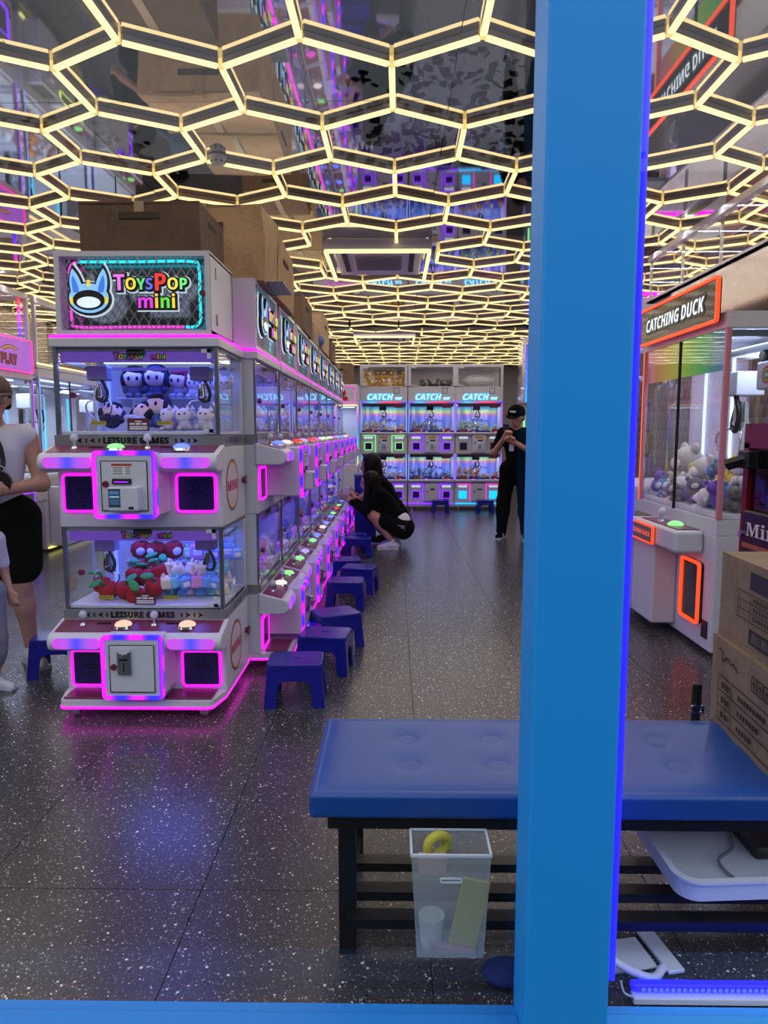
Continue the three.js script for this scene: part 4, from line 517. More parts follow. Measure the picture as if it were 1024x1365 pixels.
bigClaw('large white claw machine with an orange neon sign reading CATCHING DUCK', {
  w: 1.5, d: 1.25, top: 2.25, pos: [2.1, 0, -5.35], ry: -Math.PI / 2, neon: M.orangeNeon, post: std(0xc88090, 0.35), postLed: glow(0xff6a48, 1.1), postSides: [-1], consoleSide: 1, consoleSign: MT.duckSmall, clawX: 0.28, led: glow(0xf4ffb0, 1.6),
  sign: (t, w) => {
    const s = part('sign_panel', rb(1.42, 0.27, 0.03, 0.01, 0, 2.33, 0.04), std(0x3a3436, 0.1, 1), t);
    part('sign_lettering', card(1.15, 0.22, -0.02, 2.34, 0.058), MT.duck, s); part('neon_frame', ring(1.46, 0.29, 0.03, 0.018, 0.024, 0, 2.33, 0.045), M.orangeNeon, s);
    part('rainbow_header_light', bx(1.4, 0.26, 0.01, 0, 2.02, -0.03), MT.rainbow, t); clawParts(t, -0.3, 1.86, -0.62, 2.4, M.white);
  },
});
{ // soft toys in the duck machine
  const r = rng(91), cs = [['white', 0xd8d4d8, 0xf0f0f0], ['yellow', 0xd8c070, 0xf4ecd0], ['blue', 0x6a88b8, 0xdce4f0], ['violet', 0x7a5ab8, 0xe0d8f0], ['grey', 0x6a6a72, 0xd0d0d4]];
  for (let i = 0; i < 91; i++) { const [n, c, c2] = cs[Math.floor(r() * 5)], row = Math.floor(i / 13); bear(c, c2, `${n} bear plush in the heap behind the glass under the orange sign`, `${n} bears in orange sign machine`, [2.21 + row * 0.15 + r() * 0.05 - (row > 4 ? 0.55 : 0), 0.965 + (row > 4 ? 0.13 : 0) + r() * 0.03, -6.0 + (i % 13) * 0.106], [(r() - 0.5) * 1.8, r() * 6, (r() - 0.5) * 1.8], 0.95 + r() * 0.45); }
  for (const [z, s] of [[-5.85, 2.6], [-5.55, 2.1]]) bear(0xc8c2b8, 0xece6dc, 'big pale bear plush sitting by the far post under the orange sign', 'big pale bears', [2.42, 0.965, z], [0, -1.5, 0], s);
}
{ // polished box and glass storage case over the duck machine
  const t = thing('polished_plinth', 'polished metal plinth box lying on the machine with the orange sign', 'plinth box', [2.38, 2.255, -5.45]);
  part('front_panel', rb(0.02, 0.42, 1.7, 0.004, 0.01, 0.21, 0), M.polished, t); part('end_panel', bx(1.0, 0.42, 0.02, 0.52, 0.21, 0.84), M.white, t); part('top_panel', bx(1.0, 0.02, 1.7, 0.52, 0.41, 0), M.white, t);
  const c = thing('glass_display_case', 'low glass display case under the ceiling, above the orange sign machine', 'display case', [2.36, 2.68, -5.75]);
  part('rail', [bx(0.06, 0.05, 2.2, 0.03, 0.4, 0), bx(0.06, 0.03, 2.2, 0.03, 0.015, 0)], M.white, c); for (const z of [-1.08, -0.35, 0.35, 1.08]) part('post', bx(0.02, 0.36, 0.02, 0.03, 0.2, z), M.steel, c);
  for (const [z, d] of [[-0.715, 0.7], [0.0, 0.68], [0.715, 0.7]]) part('pane', card(d, 0.35, 0.012, 0.2, z, Math.PI / 2), M.pane, c);
  part('back_panel', bx(0.02, 0.36, 2.2, 0.7, 0.2, 0), std(0x9a7060, 0.3, 0.6), c); part('floor_panel', bx(0.7, 0.01, 2.2, 0.35, 0.005, 0), M.white, c);
}
bigClaw('large white claw machine with magenta neon edges beyond the orange sign machine', { w: 1.3, d: 1.2, top: 2.6, pos: [2.25, 0, -7.65], ry: -Math.PI / 2, neon: M.magenta, postLed: M.magenta, lightColor: 0xe0d0ff, sign: (t, w) => { part('header', rb(1.3, 0.16, 1.2, 0.01, 0, 2.69, -0.6), M.white, t); part('neon_edge', [bx(1.32, 0.03, 0.03, 0, 2.8, 0), bx(0.03, 0.03, 1.2, 0.65, 2.8, -0.6)], M.magenta, t); part('neon_frame', ring(0.3, 0.5, 0.03, 0.02, 0.02, 0.2, 2.3, 0.01), M.magenta, t); } });
// machines along the far side wall
const LX = -4.3;
bigClaw('large white claw machine with a pink lit PLAY sign and a tall glass top', { w: 1.6, d: 1.2, top: 2.2, pos: [LX, 0, -7.72], ry: Math.PI / 2, neon: M.purpleNeon, postLed: glow(0xb040ff, 1.5), lightColor: 0xd8e8ff, led: glow(0x60c0ff, 1.4), sign: (t, w) => { part('sign_panel_light', rb(1.5, 0.34, 0.04, 0.01, 0, 2.36, 0.0), MT.play, t); part('neon_frame', ring(1.54, 0.38, 0.02, 0.014, 0.02, 0, 2.36, 0.012), glow(0xff40b0, 1.3), t); part('header', bx(1.6, 0.4, 1.1, 0, 2.38, -0.58), M.white, t); part('case_frame', [bx(1.6, 0.07, 1.1, 0, 3.06, -0.56), bx(0.05, 0.5, 0.05, 0.77, 2.8, -0.03), bx(0.05, 0.5, 0.05, -0.77, 2.8, -0.03)], M.white, t); part('case_glass', card(1.5, 0.46, 0, 2.8, -0.02), M.pane, t); part('case_back', bx(1.5, 0.46, 0.02, 0, 2.8, -1.0), std(0x55506a, 0.4), t); const gr = glow(0xffffff, 1.4, { emissiveMap: canvasTex(8, 128, (x, a, h) => { const g = x.createLinearGradient(0, 0, 0, h); g.addColorStop(0, '#ff4040'); g.addColorStop(0.5, '#e040ff'); g.addColorStop(1, '#5030ff'); x.fillStyle = g; x.fillRect(0, 0, a, h); }) }); part('led_bar', [bx(0.05, 0.45, 0.02, 0.66, 2.8, -0.05), bx(0.04, 0.36, 0.02, 0.1, 2.78, -0.5)], gr, t); } });
for (const [z, lab, nn, led] of [[-9.5, 'large white claw machine with yellow LED lines, next to the PLAY machine', glow(0xe8ff70, 1.3), glow(0x70b0ff, 1.5)], [-11.4, 'large white claw machine with violet neon, by the end of the far side wall', M.purpleNeon, glow(0x50d0ff, 1.5)], [-5.7, 'large white claw machine with violet and green neon, behind the person in white', M.purpleNeon, glow(0x70ff90, 1.5)]])
  bigClaw(lab, { w: 1.7, d: 1.2, top: 2.25, pos: [LX, 0, z], ry: Math.PI / 2, neon: nn, postLed: z === -5.7 ? M.purpleNeon : glow(0x80a0ff, 1.3), lightColor: 0xc8dcff, led, sign: (t, w) => { part('header', bx(1.7, 0.06, 1.1, 0, 2.29, -0.56), M.white, t); part('warm_led_line', [bx(1.7, 0.02, 0.02, 0, 2.31, 0.0), bx(1.7, 0.02, 0.02, 0, 3.11, -0.0)], M.warm, t); part('case_frame', [bx(1.7, 0.07, 0.06, 0, 3.06, -0.03), bx(0.04, 0.72, 0.04, 0.82, 2.68, -0.03), bx(0.04, 0.72, 0.04, -0.82, 2.68, -0.03)], M.white, t); part('case_glass', card(1.6, 0.7, 0, 2.68, -0.01), M.pane, t); part('case_back', bx(1.7, 0.72, 0.02, 0, 2.68, -0.7), std(0x8a7a70, 0.25, 0.7), t); part('base_led_strip', bx(1.66, 0.02, 0.02, 0, 0.05, 0.01), z === -9.5 ? glow(0xfff080, 1.4) : M.purpleNeon, t); } });
{ const r = rng(17); for (const [z, n] of [[-7.72, 'PLAY machine'], [-9.5, 'yellow-lined machine'], [-5.7, 'violet and green posted machine']]) for (let i = 0; i < 10; i++) bear([0xd89860, 0xd8d4d8, 0xd0a0a8][i % 3], 0xf0e8e0, `${['orange', 'white', 'rose'][i % 3]} bear plush inside the ${n}`, `${['orange', 'white', 'rose'][i % 3]} bears in the ${n}`, [LX - 0.25 - (i % 2) * 0.25, 0.965, z - 0.65 + i * 0.14], [0, 1.57 + (r() - 0.5), 0], 1.7); }
{ // red cabinet with a white script name
  const nmTex = canvasTex(512, 256, (x) => { x.fillStyle = '#240610'; x.fillRect(0, 0, 512, 256); x.fillStyle = '#d8d0d4'; x.font = 'bold 96px serif'; x.fillText('Mini', 20, 120); x.fillText('D', 260, 130); x.fillStyle = '#a05a28'; x.fillRect(0, 160, 512, 26); x.fillStyle = '#601820'; for (let i = 0; i < 30; i++) x.fillRect((i * 97) % 500, (i * 61) % 250, 5, 5); });
  const t = thing('red_prize_cabinet', 'glossy dark red prize cabinet with white script, behind the cardboard boxes', 'cabinet', [1.76, 0, -3.15], -Math.PI / 2);
  part('body', [rb(0.9, 0.86, 0.5, 0.02, 0, 0.43, -0.25), bx(0.9, 0.12, 0.5, 0, 1.475, -0.25), bx(0.05, 0.6, 0.5, -0.425, 1.14, -0.25), bx(0.05, 0.6, 0.5, 0.425, 1.14, -0.25), bx(0.9, 0.6, 0.02, 0, 1.14, -0.49)], std(0x6e0c16, 0.2), t);
  part('window', card(0.8, 0.56, 0, 1.15, -0.02), pane(0xc09098), t); part('inner_back', bx(0.8, 0.56, 0.01, 0, 1.15, -0.3), std(0x280810, 0.4), t);
  part('name_panel', rb(0.8, 0.26, 0.03, 0.02, 0.0, 0.98, 0.0), M.black, t); part('name_print', card(0.78, 0.24, 0.0, 0.98, 0.016), std(0xffffff, 0.3, 0, { map: nmTex }), t);
  part('bolt', cyl(0.016, 0.016, 0.02, -0.39, 0.99, 0.02, 12, 'z'), M.chrome, t); part('crank_handle', tube([[-0.2, 0.76, 0.02], [-0.1, 0.78, 0.06], [-0.07, 0.74, 0.06], [-0.07, 0.68, 0.05]], 0.016, 12, 8), std(0xb04028, 0.4), t); part('scanner_arm', [bar([-0.36, 1.36, 0.03], [-0.42, 1.33, 0.1], 0.05, 0.03), rb(0.1, 0.09, 0.06, 0.01, -0.36, 1.36, 0.02)], M.black, t);
  const cup = thing('paper_tub', 'small tan paper tub with print, standing on the red cabinet', 'tub', [2.05, 1.537, -3.42]); part('wall', cyl(0.11, 0.09, 0.17, 0, 0.085, 0, 24), std(0xa88c78, 0.7), cup); part('lid', cyl(0.115, 0.115, 0.02, 0, 0.178, 0, 24), std(0xb49a86, 0.7), cup); part('print_band', cyl(0.1045, 0.1005, 0.06, 0, 0.09, 0, 24), std(0x3a2c28, 0.7), cup);
}

// ---------------------------------------------------------------- cardboard boxes
const kraft = canvasTex(512, 512, (x, w, h) => { const r = rng(3); x.fillStyle = '#ffffff'; x.fillRect(0, 0, w, h); for (let i = 0; i < 2600; i++) { x.globalAlpha = 0.05 + 0.06 * r(); x.fillStyle = r() < 0.5 ? '#6a5444' : '#fff4e0'; x.fillRect(r() * w, r() * h, 2 + 10 * r(), 1 + 6 * r()); } x.globalAlpha = 0.07; for (let i = 0; i < 30; i++) { x.fillStyle = '#5a4636'; x.beginPath(); x.ellipse(r() * w, r() * h, 20 + 60 * r(), 10 + 30 * r(), r() * 3, 0, 7); x.fill(); } }, true, [1.6, 1.6]);
const kmat = c => std(c, 0.85, 0, { map: kraft, bumpMap: kraft, bumpScale: 0.0008 });
const kTan = kmat(0xa98c6a), kBrown = kmat(0x7d6450), kDark = kmat(0x5f4a3a), kPale = kmat(0xbfa583), kShip = kmat(0x86705a), kTape = std(0x9a8468, 0.25), kSlot = std(0x3d2f25, 0.8);
function soft(g, amt, seed) { const r = rng(seed), p = g.attributes.position, o = [r() * 9, r() * 9, r() * 9]; for (let i = 0; i < p.count; i++) { const x = p.getX(i), y = p.getY(i), z = p.getZ(i); p.setXYZ(i, x + amt * Math.sin(y * 9 + o[0] + z * 5), y + amt * 0.7 * Math.sin(x * 8 + o[1] + z * 7), z + amt * Math.sin(x * 7 + y * 8 + o[2])); } g.computeVertexNormals(); return g; }
function boxOf(label, w, h, d, pos, mat, o = {}) {
  const t = thing('cardboard_box', label, 'box', pos, o.ry || 0, o.group);
  part('carton', boxUV(soft(plain(new THREE.BoxGeometry(w, h, d, 8, 5, 8).translate(0, h / 2, 0)), o.soft ?? 0.002, Math.round(w * 1000))), mat, t);
  part('tape', [bx(0.05, 0.002, d * 0.98, 0, h + 0.001, 0), bx(0.05, h * 0.3, 0.002, 0, h * 0.85, d / 2 + 0.002)], kTape, t);
  part('flap_seam', [bx(0.003, 0.003, d * 0.98, 0.03, h + 0.001, 0), bx(w * 0.98, 0.003, 0.003, 0, h - 0.012, d / 2 + 0.001)], kSlot, t);
  if (o.grip !== false) part('hand_hole', [rb(w * 0.34, 0.035, 0.006, 0.002, 0.0, h * 0.72, d / 2 + 0.001), rb(0.006, 0.03, d * 0.3, 0.002, w / 2 + 0.001, h * 0.72, 0)], kSlot, t);
  return t;
}
boxOf('dark brown cardboard box on the tower at the head of the row', 0.62, 0.25, 0.5, [-1.3, 2.412, -4.0], kDark);
boxOf('big tan cardboard box sagging over the first tower beside the stools', 0.72, 0.44, 0.56, [-1.15, 2.412, -4.7], kTan, { soft: 0.012, grip: true });
boxOf('tall tan cardboard box behind the big sagging one on the tower row', 0.6, 0.43, 0.75, [-1.1, 2.412, -5.42], kTan, { soft: 0.006 });
boxOf('brown cardboard box with a dark hand slot halfway along the tower row', 0.52, 0.31, 0.7, [-1.08, 2.412, -6.9], kBrown);
boxOf('pale cardboard box past the brown one on the tower row', 0.5, 0.42, 0.8, [-1.06, 2.412, -8.6], kPale);
boxOf('low pale cardboard box between the brown and pale boxes on the tower row', 0.5, 0.2, 0.5, [-1.08, 2.412, -7.75], kPale, { grip: false });
boxOf('small brown cardboard box near the far end of the tower row', 0.5, 0.26, 0.6, [-1.06, 2.412, -9.7], kBrown);
boxOf('brown cardboard box on the rainbow edged machine', 0.5, 0.36, 0.5, [-0.98, 2.322, -13.05], kBrown);
{ const t = thing('grey_plastic_sheet', 'grey-blue plastic sheet jutting out under the big sagging box', 'sheet', [-0.84, 2.412, -4.75]); part('sheet', rb(0.22, 0.012, 0.4, 0.004, 0.04, 0.008, 0), std(0x5c6a78, 0.4), t); }
{ const t = thing('blue_bag', 'crumpled light blue bag beside the pale box on the tower row', 'bag', [-0.9, 2.412, -8.05]); part('bag_body', soft(sph(0.12, 0, 0.07, 0, 1, 0.7, 1.2, 18), 0.012, 5), std(0x5a78a8, 0.7), t); }
{ // two shipping boxes on the bench end
  const label = (w, h, draw) => std(0xffffff, 0.85, 0, { map: canvasTex(w, h, draw), alphaTest: 0.5 });
  const grid = label(512, 320, (x, w, h) => { x.clearRect(0, 0, w, h); x.strokeStyle = x.fillStyle = '#241a16'; x.lineWidth = 5; x.strokeRect(30, 120, 440, 180); for (const y of [180, 240]) { x.beginPath(); x.moveTo(30, y); x.lineTo(470, y); x.stroke(); } x.beginPath(); x.moveTo(150, 120); x.lineTo(150, 300); x.stroke(); for (let i = 0; i < 3; i++) { x.fillRect(60, 140 + i * 60, 24, 24); x.fillRect(96, 140 + i * 60, 24, 24); for (let k = 0; k < 9 - i * 2; k++) x.fillRect(200 + k * 24, 142 + i * 60, 16, 20); } for (let i = 0; i < 3; i++) { x.strokeRect(300 + i * 46, 30, 38, 52); x.beginPath(); x.moveTo(319 + i * 46, 40); x.lineTo(308 + i * 46, 56); x.lineTo(330 + i * 46, 56); x.fill(); x.fillRect(316 + i * 46, 54, 6, 20); } x.lineWidth = 7; x.beginPath(); x.moveTo(20, 20); x.bezierCurveTo(80, 0, 30, 90, 70, 50); x.bezierCurveTo(110, 10, 120, 70, 150, 40); x.lineTo(190, 60); x.stroke(); });
  const grid2 = label(512, 320, (x, w, h) => { x.clearRect(0, 0, w, h); x.strokeStyle = x.fillStyle = '#3a2c26'; x.lineWidth = 4; x.fillStyle = '#2a2034'; x.fillRect(210, 10, 200, 70); x.fillStyle = '#3a2c26'; x.strokeRect(120, 100, 350, 110); for (const y of [136, 172]) { x.beginPath(); x.moveTo(120, y); x.lineTo(470, y); x.stroke(); } x.beginPath(); x.moveTo(220, 100); x.lineTo(220, 210); x.stroke(); for (let i = 0; i < 3; i++) for (let k = 0; k < 7; k++) x.fillRect(240 + k * 22, 110 + i * 36, 15, 16); x.fillStyle = '#1c1614'; x.fillRect(220, 236, 230, 60); x.fillStyle = '#6a5a50'; for (let k = 0; k < 18; k++) x.fillRect(232 + k * 12, 246, 3 + (k * 5) % 6, 40); });
  for (const [n, y, h, lab, mt, m, dx] of [['lower', 0.502, 0.305, 'lower shipping box on the bench end, with scrawled marks and arrows', grid, kShip, 0], ['upper', 0.808, 0.285, 'upper shipping box on the bench end, with a printed barcode label', grid2, kShip, 0.015]]) {
    const t = thing('shipping_box', lab, 'box', [1.34 + dx, y, -2.11], -0.06); part('carton', boxUV(soft(plain(new THREE.BoxGeometry(0.5, h, 0.56, 6, 4, 6).translate(0, h / 2, 0)), 0.0025, 50 + y * 100)), m, t);
    part('label_print', card(0.46, h * 0.88, -0.2565, h / 2, 0.0, -Math.PI / 2), mt, t); part('tape', [bx(0.06, 0.002, 0.56, 0, h + 0.002, 0)], kTape, t); part('flap_seam', [bx(0.004, 0.002, 0.56, 0.0, h + 0.0035, 0)], kSlot, t);
  }
}
// ---------------------------------------------------------------- tufted bench and what is under it
{
  const t = thing('tufted_bench', 'long blue tufted bench with a black slatted frame behind the window', 'bench'), x0 = -0.235, x1 = 1.72, z0 = -1.855, z1 = -2.385;
  const nx = 120, nz = 34, g = new RoundedBoxGeometry(x1 - x0, 0.075, z0 - z1, 4, 0.016).translate((x0 + x1) / 2, 0.466, (z0 + z1) / 2);
  const top = new THREE.PlaneGeometry(x1 - x0 - 0.04, z0 - z1 - 0.04, nx, nz).rotateX(-Math.PI / 2).translate((x0 + x1) / 2, 0.504, (z0 + z1) / 2), p = top.attributes.position, btn = [];
  for (let i = 0; i < 7; i++) for (const z of [-2.03, -2.21]) btn.push([x0 + 0.3 + i * 0.27 - 0.02, z]);
  for (let i = 0; i < p.count; i++) { const x = p.getX(i), z = p.getZ(i); let y = 0.512; for (const [bx_, bz] of btn) { const dx = x - bx_, dz = z - bz, d = Math.hypot(dx, dz); y -= 0.02 * Math.exp(-d / 0.016) + 0.01 * Math.exp(-d / 0.05); } const e = Math.min(x - x0 - 0.02, x1 - 0.02 - x, z0 - 0.02 - z, z - z1 - 0.02); y -= 0.009 * Math.exp(-e / 0.02); p.setY(i, y); }
  top.computeVertexNormals();
  const leather = std(0x13448f, 0.36, 0, { bumpMap: canvasTex(512, 512, (x, w, h) => { const r = rng(2); x.fillStyle = '#808080'; x.fillRect(0, 0, w, h); for (let i = 0; i < 9000; i++) { x.fillStyle = r() < 0.5 ? '#6a6a6a' : '#969696'; x.beginPath(); x.arc(r() * w, r() * h, 1 + 2.5 * r(), 0, 7); x.fill(); } }, false, [5, 5]), bumpScale: 0.0006 });
  const seat = part('seat', [boxUV(g), boxUV(top)], leather, t);
  for (const [bx_, bz] of btn) part('tuft_button', sph(0.009, bx_, 0.485, bz, 1, 0.5, 1, 10), M.seatBlue, seat);
  part('frame', [bx(x1 - x0 - 0.1, 0.045, 0.03, (x0 + x1) / 2, 0.405, z0 - 0.05), bx(x1 - x0 - 0.1, 0.045, 0.03, (x0 + x1) / 2, 0.405, z1 + 0.05), bx(0.03, 0.045, 0.42, x0 + 0.11, 0.405, (z0 + z1) / 2), bx(0.03, 0.045, 0.42, x1 - 0.11, 0.405, (z0 + z1) / 2)], M.blackMetal, t);
  for (const x of [x0 + 0.105, x1 - 0.105]) for (const z of [z0 - 0.05, z1 + 0.05]) part('leg', bx(0.05, 0.39, 0.035, x, 0.195, z), M.blackMetal, t);
  for (const z of [-1.84 - 0.03, -1.99, -2.13]) part('slat', bx(x1 - x0 - 0.2, 0.028, 0.05, (x0 + x1) / 2, 0.125, z), M.blackMetal, t);
  part('shelf_rail', [x0 + 0.11, x1 - 0.11].map(x => bx(0.025, 0.03, 0.44, x, 0.098, -2.08)), M.blackMetal, t);
}
{ // translucent bin hung from the front rail, with its contents
  const t = thing('storage_bin', 'translucent white plastic bin standing at the bench front', 'bin', [0.152, 0.11, -1.8]);
  t.scale.y = 0.9; const side = (w0, w1, h) => { const s = new THREE.Shape(); s.moveTo(-w0, 0); s.lineTo(w0, 0); s.lineTo(w1, h); s.lineTo(-w1, h); return s; };
  const gs = []; const wall = (shape, d) => new THREE.ExtrudeGeometry(shape, { depth: d, bevelEnabled: false });
  gs.push(wall(side(0.088, 0.104, 0.32), 0.003).translate(0, 0, 0.058), wall(side(0.088, 0.104, 0.32), 0.003).translate(0, 0, -0.06)); for (const s of [-1, 1]) gs.push(bar([s * 0.087, 0, 0], [s * 0.103, 0.32, 0], 0.003, 0.118)); gs.push(bx(0.176, 0.003, 0.118, 0, 0.0015, 0));
  part('wall', gs, phys(0xeef2f4, 0.25, { transmission: 0.88, thickness: 0 }), t); part('rim', [bx(0.212, 0.008, 0.006, 0, 0.32, 0.06), bx(0.212, 0.008, 0.006, 0, 0.32, -0.06), bx(0.006, 0.008, 0.12, 0.104, 0.32, 0), bx(0.006, 0.008, 0.12, -0.104, 0.32, 0)], M.tray, t); part('handle_slot', ring(0.06, 0.016, 0.007, 0.004, 0.004, 0.0, 0.245, 0.0605), M.tray, t);
  const it = (n, g, c, lab, cat, pos, rot = [0, 0, 0]) => { const m = solo(n, g, std(c, 0.7), lab, cat, pos); m.rotation.set(...rot); };
  it('yellow_folder', rb(0.075, 0.19, 0.012, 0.002), 0xc8b83a, 'yellow cardboard sleeve leaning in the translucent bin', 'folder', [0.205, 0.215, -1.775], [0, 0, -0.2]);
  it('pink_pen_case', rb(0.13, 0.022, 0.02, 0.006), 0xc89aa8, 'thin pink case at the bottom of the translucent bin', 'case', [0.16, 0.115, -1.765], [0, 0, -0.2]);
  it('pink_card_box', rb(0.075, 0.05, 0.03, 0.003), 0xc8a0a0, 'pale pink card box sticking out of the translucent bin', 'box', [0.105, 0.35, -1.78]);
  it('tape_roll', new THREE.TorusGeometry(0.03, 0.014, 8, 20), 0xb8b040, 'yellow tape roll on top of the translucent bin', 'tape roll', [0.12, 0.385, -1.81], [0.2, 0.4, 0]);
  it('paper_cup', cyl(0.036, 0.028, 0.09, 0, 0, 0, 18), 0xd0d4d8, 'white paper cup inside the translucent bin', 'cup', [0.105, 0.145, -1.8]);
}
{ // white tray on the slats, plastic lid and blue cloth on the floor, strap buckle behind the bench
  const s = rrect(0.52, 0.34, 0.05), g = [new THREE.ExtrudeGeometry(s, { depth: 0.008, bevelEnabled: false }), ring(0.56, 0.38, 0.06, 0.012, 0.06)];
  const t = thing('white_tray', 'white plastic tray tilted on the bench slats beside the post', 'tray', [1.08, 0.19, -2.08]); t.rotation.set(0.05, 0.06, 0);
  part('basin', g.map(q => q.rotateX(-Math.PI / 2)), M.tray, t); part('rim', ring(0.584, 0.404, 0.07, 0.02, 0.008).rotateX(-Math.PI / 2).translate(0, 0.058, 0), M.tray, t); part('divider', [tube([[-0.08, 0.012, 0.15], [-0.1, 0.02, 0.05], [-0.02, 0.02, -0.02], [0.02, 0.02, -0.16]], 0.005, 20, 6)], M.grey, t); part('motor_well', rb(0.16, 0.05, 0.18, 0.02, 0.1, 0.03, -0.05), M.dark, t);
  const u = thing('plastic_cover', 'curved white plastic cover lying on the floor under the bench by the post', 'cover', [0.7, 0.003, -1.84], 0.2); part('shell', [tube([[-0.12, 0.06, 0], [-0.06, 0.03, 0.03], [0, 0.012, 0.05], [0.05, 0.012, 0.02]], 0.012, 20, 8), rb(0.05, 0.012, 0.2, 0.004, 0.08, 0.008, -0.06), rb(0.14, 0.006, 0.12, 0.002, -0.03, 0.006, -0.05)], M.tray, u);
  const b = thing('blue_cloth', 'crumpled dark blue cloth on the floor by the broad post', 'cloth', [0.3, 0, -1.8]); part('fabric', soft(sph(0.06, 0, 0.022, 0, 1.1, 0.45, 0.9, 20), 0.008, 9), std(0x0f1a5a, 0.9), b);
  const k = thing('strap_buckle', 'black strap with a metal buckle standing up behind the bench', 'strap', [1.1, 0, -2.5]); part('strap', [tube([[0, 0.0, 0], [0.0, 0.3, 0.01], [0, 0.5, 0.0], [0.0, 0.56, 0.005]], 0.016, 20, 8), rb(0.034, 0.09, 0.012, 0.004, 0, 0.545, 0.004)], M.black, k); part('buckle', [ring(0.044, 0.03, 0.006, 0.006, 0.01, 0, 0.5, 0.012)], M.chrome, k);
}
// ---------------------------------------------------------------- blue plastic step stools
function stoolMake(label) {
  const t = thing('plastic_stool', label, 'stool', [0, 0, 0], 0); const w = 0.29, d = 0.235, h = 0.24;
  const s = rrect(w, d, 0.03), hole = new THREE.Path(); hole.absellipse(0, 0, 0.032, 0.014, 0, Math.PI * 2, true); s.holes.push(hole);
  part('seat', [new THREE.ExtrudeGeometry(s, { depth: 0.014, bevelEnabled: true, bevelSize: 0.008, bevelThickness: 0.008, bevelSegments: 3 }).rotateX(-Math.PI / 2).translate(0, h - 0.022, 0)], M.stoolBlue, t);
  const apron = (len, flip) => { const a = new THREE.Shape(), b = len / 2 + 0.018, e = len / 2; a.moveTo(-b, 0); a.lineTo(-b + 0.062, 0); a.lineTo(-b + 0.068, 0.1); a.quadraticCurveTo(-b + 0.075, 0.15, -b + 0.12, 0.15); a.lineTo(b - 0.12, 0.15); a.quadraticCurveTo(b - 0.075, 0.15, b - 0.068, 0.1); a.lineTo(b - 0.062, 0); a.lineTo(b, 0); a.lineTo(e, h - 0.012); a.lineTo(-e, h - 0.012); return new THREE.ExtrudeGeometry(a, { depth: 0.01, bevelEnabled: true, bevelSize: 0.003, bevelThickness: 0.003, bevelSegments: 1, curveSegments: 6 }).translate(0, 0, -0.005); };
  for (const q of [-1, 1]) { part('leg_frame', apron(w).rotateX(q * -0.075).translate(0, 0, q * (d / 2 + 0.012)), M.stoolBlue, t); part('leg_frame', apron(d).rotateX(q * -0.075).translate(0, 0, q * (w / 2 + 0.012)).rotateY(Math.PI / 2), M.stoolBlue, t); }
  return t;
}
const stool0 = stoolMake('blue plastic step stool in line beside the claw towers'); stool0.userData.group = 'stools along the aisle'; place(stool0, [-0.545, 0, -3.84], [0, 0.05, 0]); stool0.userData.label = 'blue plastic step stool at the corner beside the head tower'; delete stool0.userData.group;
for (const [x, z, a, sc = 1] of [[-0.43, -4.36, -0.12], [-0.41, -4.88, 0.45], [-0.41, -5.95, 0.0], [-0.32, -6.55, -0.2], [-0.48, -6.95, 0.1], [-0.42, -8.4, 0.0], [-0.5, -8.75, 0.2]]) dup(stool0, [x, 0, z], a, 'blue plastic step stool in line along the claw tower row', 'stools along the aisle');
dup(stool0, [0.86, 0, -13.05], 0, 'blue plastic step stool before the violet catch machine', null); dup(stool0, [1.68, 0, -13.05], 0, 'blue plastic step stool before the cyan catch machine', null);
dup(stool0, [-2.08, 0, -4.28], 0.2, 'blue plastic step stool half hidden behind the head tower, by the person in white', null);
{ const t = thing('blue_storage_tub', 'deep blue plastic tub beside the crouching pair', 'tub', [-0.4, 0, -10.12]); part('tub_wall', rb(0.3, 0.86, 0.44, 0.02, 0, 0.43, 0), std(0x10249a, 0.3), t); part('lid', rb(0.32, 0.03, 0.46, 0.01, 0, 0.875, 0), std(0x5a68b0, 0.3), t); 
  const b = thing('small_bottle_tray', 'tray of small white bottles on the blue tub', 'bottle tray', [-0.4, 0.89, -10.1]); part('tray', rb(0.26, 0.02, 0.16, 0.004, 0, 0.01, 0), M.white, b); for (let i = 0; i < 8; i++) part('bottle', [cyl(0.022, 0.024, 0.1, -0.1 + (i % 4) * 0.065, 0.07, -0.035 + Math.floor(i / 4) * 0.07, 10), cyl(0.01, 0.01, 0.03, -0.1 + (i % 4) * 0.065, 0.13, -0.035 + Math.floor(i / 4) * 0.07, 8)], M.frosted, b); }
{ // glass post with blue light and mirrored pier by the person in black
  const t = thing('glass_led_column', 'slim glass column with a blue light line behind the person in black', 'column', [2.25, 0, -12.2]); part('glass_sleeve', [card(0.26, 1.3, 0, 2.4, 0.13), card(0.26, 1.3, -0.13, 2.4, 0, Math.PI / 2)], M.pane, t); part('core', bx(0.2, 3.0, 0.2, 0, 1.55, -0.02), M.polished, t); part('led_line', bx(0.035, 0.95, 0.02, -0.02, 2.45, 0.1), glow(0xffffff, 1.6, { emissiveMap: canvasTex(8, 64, (x, a, h) => { const g = x.createLinearGradient(0, 0, 0, h); g.addColorStop(0, '#4030ff'); g.addColorStop(1, '#30b0ff'); x.fillStyle = g; x.fillRect(0, 0, a, h); }) }), t); part('collar', rb(0.3, 0.05, 0.3, 0.01, 0, 1.95, 0), M.grey, t); part('green_led_line', bx(0.03, 0.3, 0.02, -0.05, 1.7, 0.1), M.greenNeon, t); }

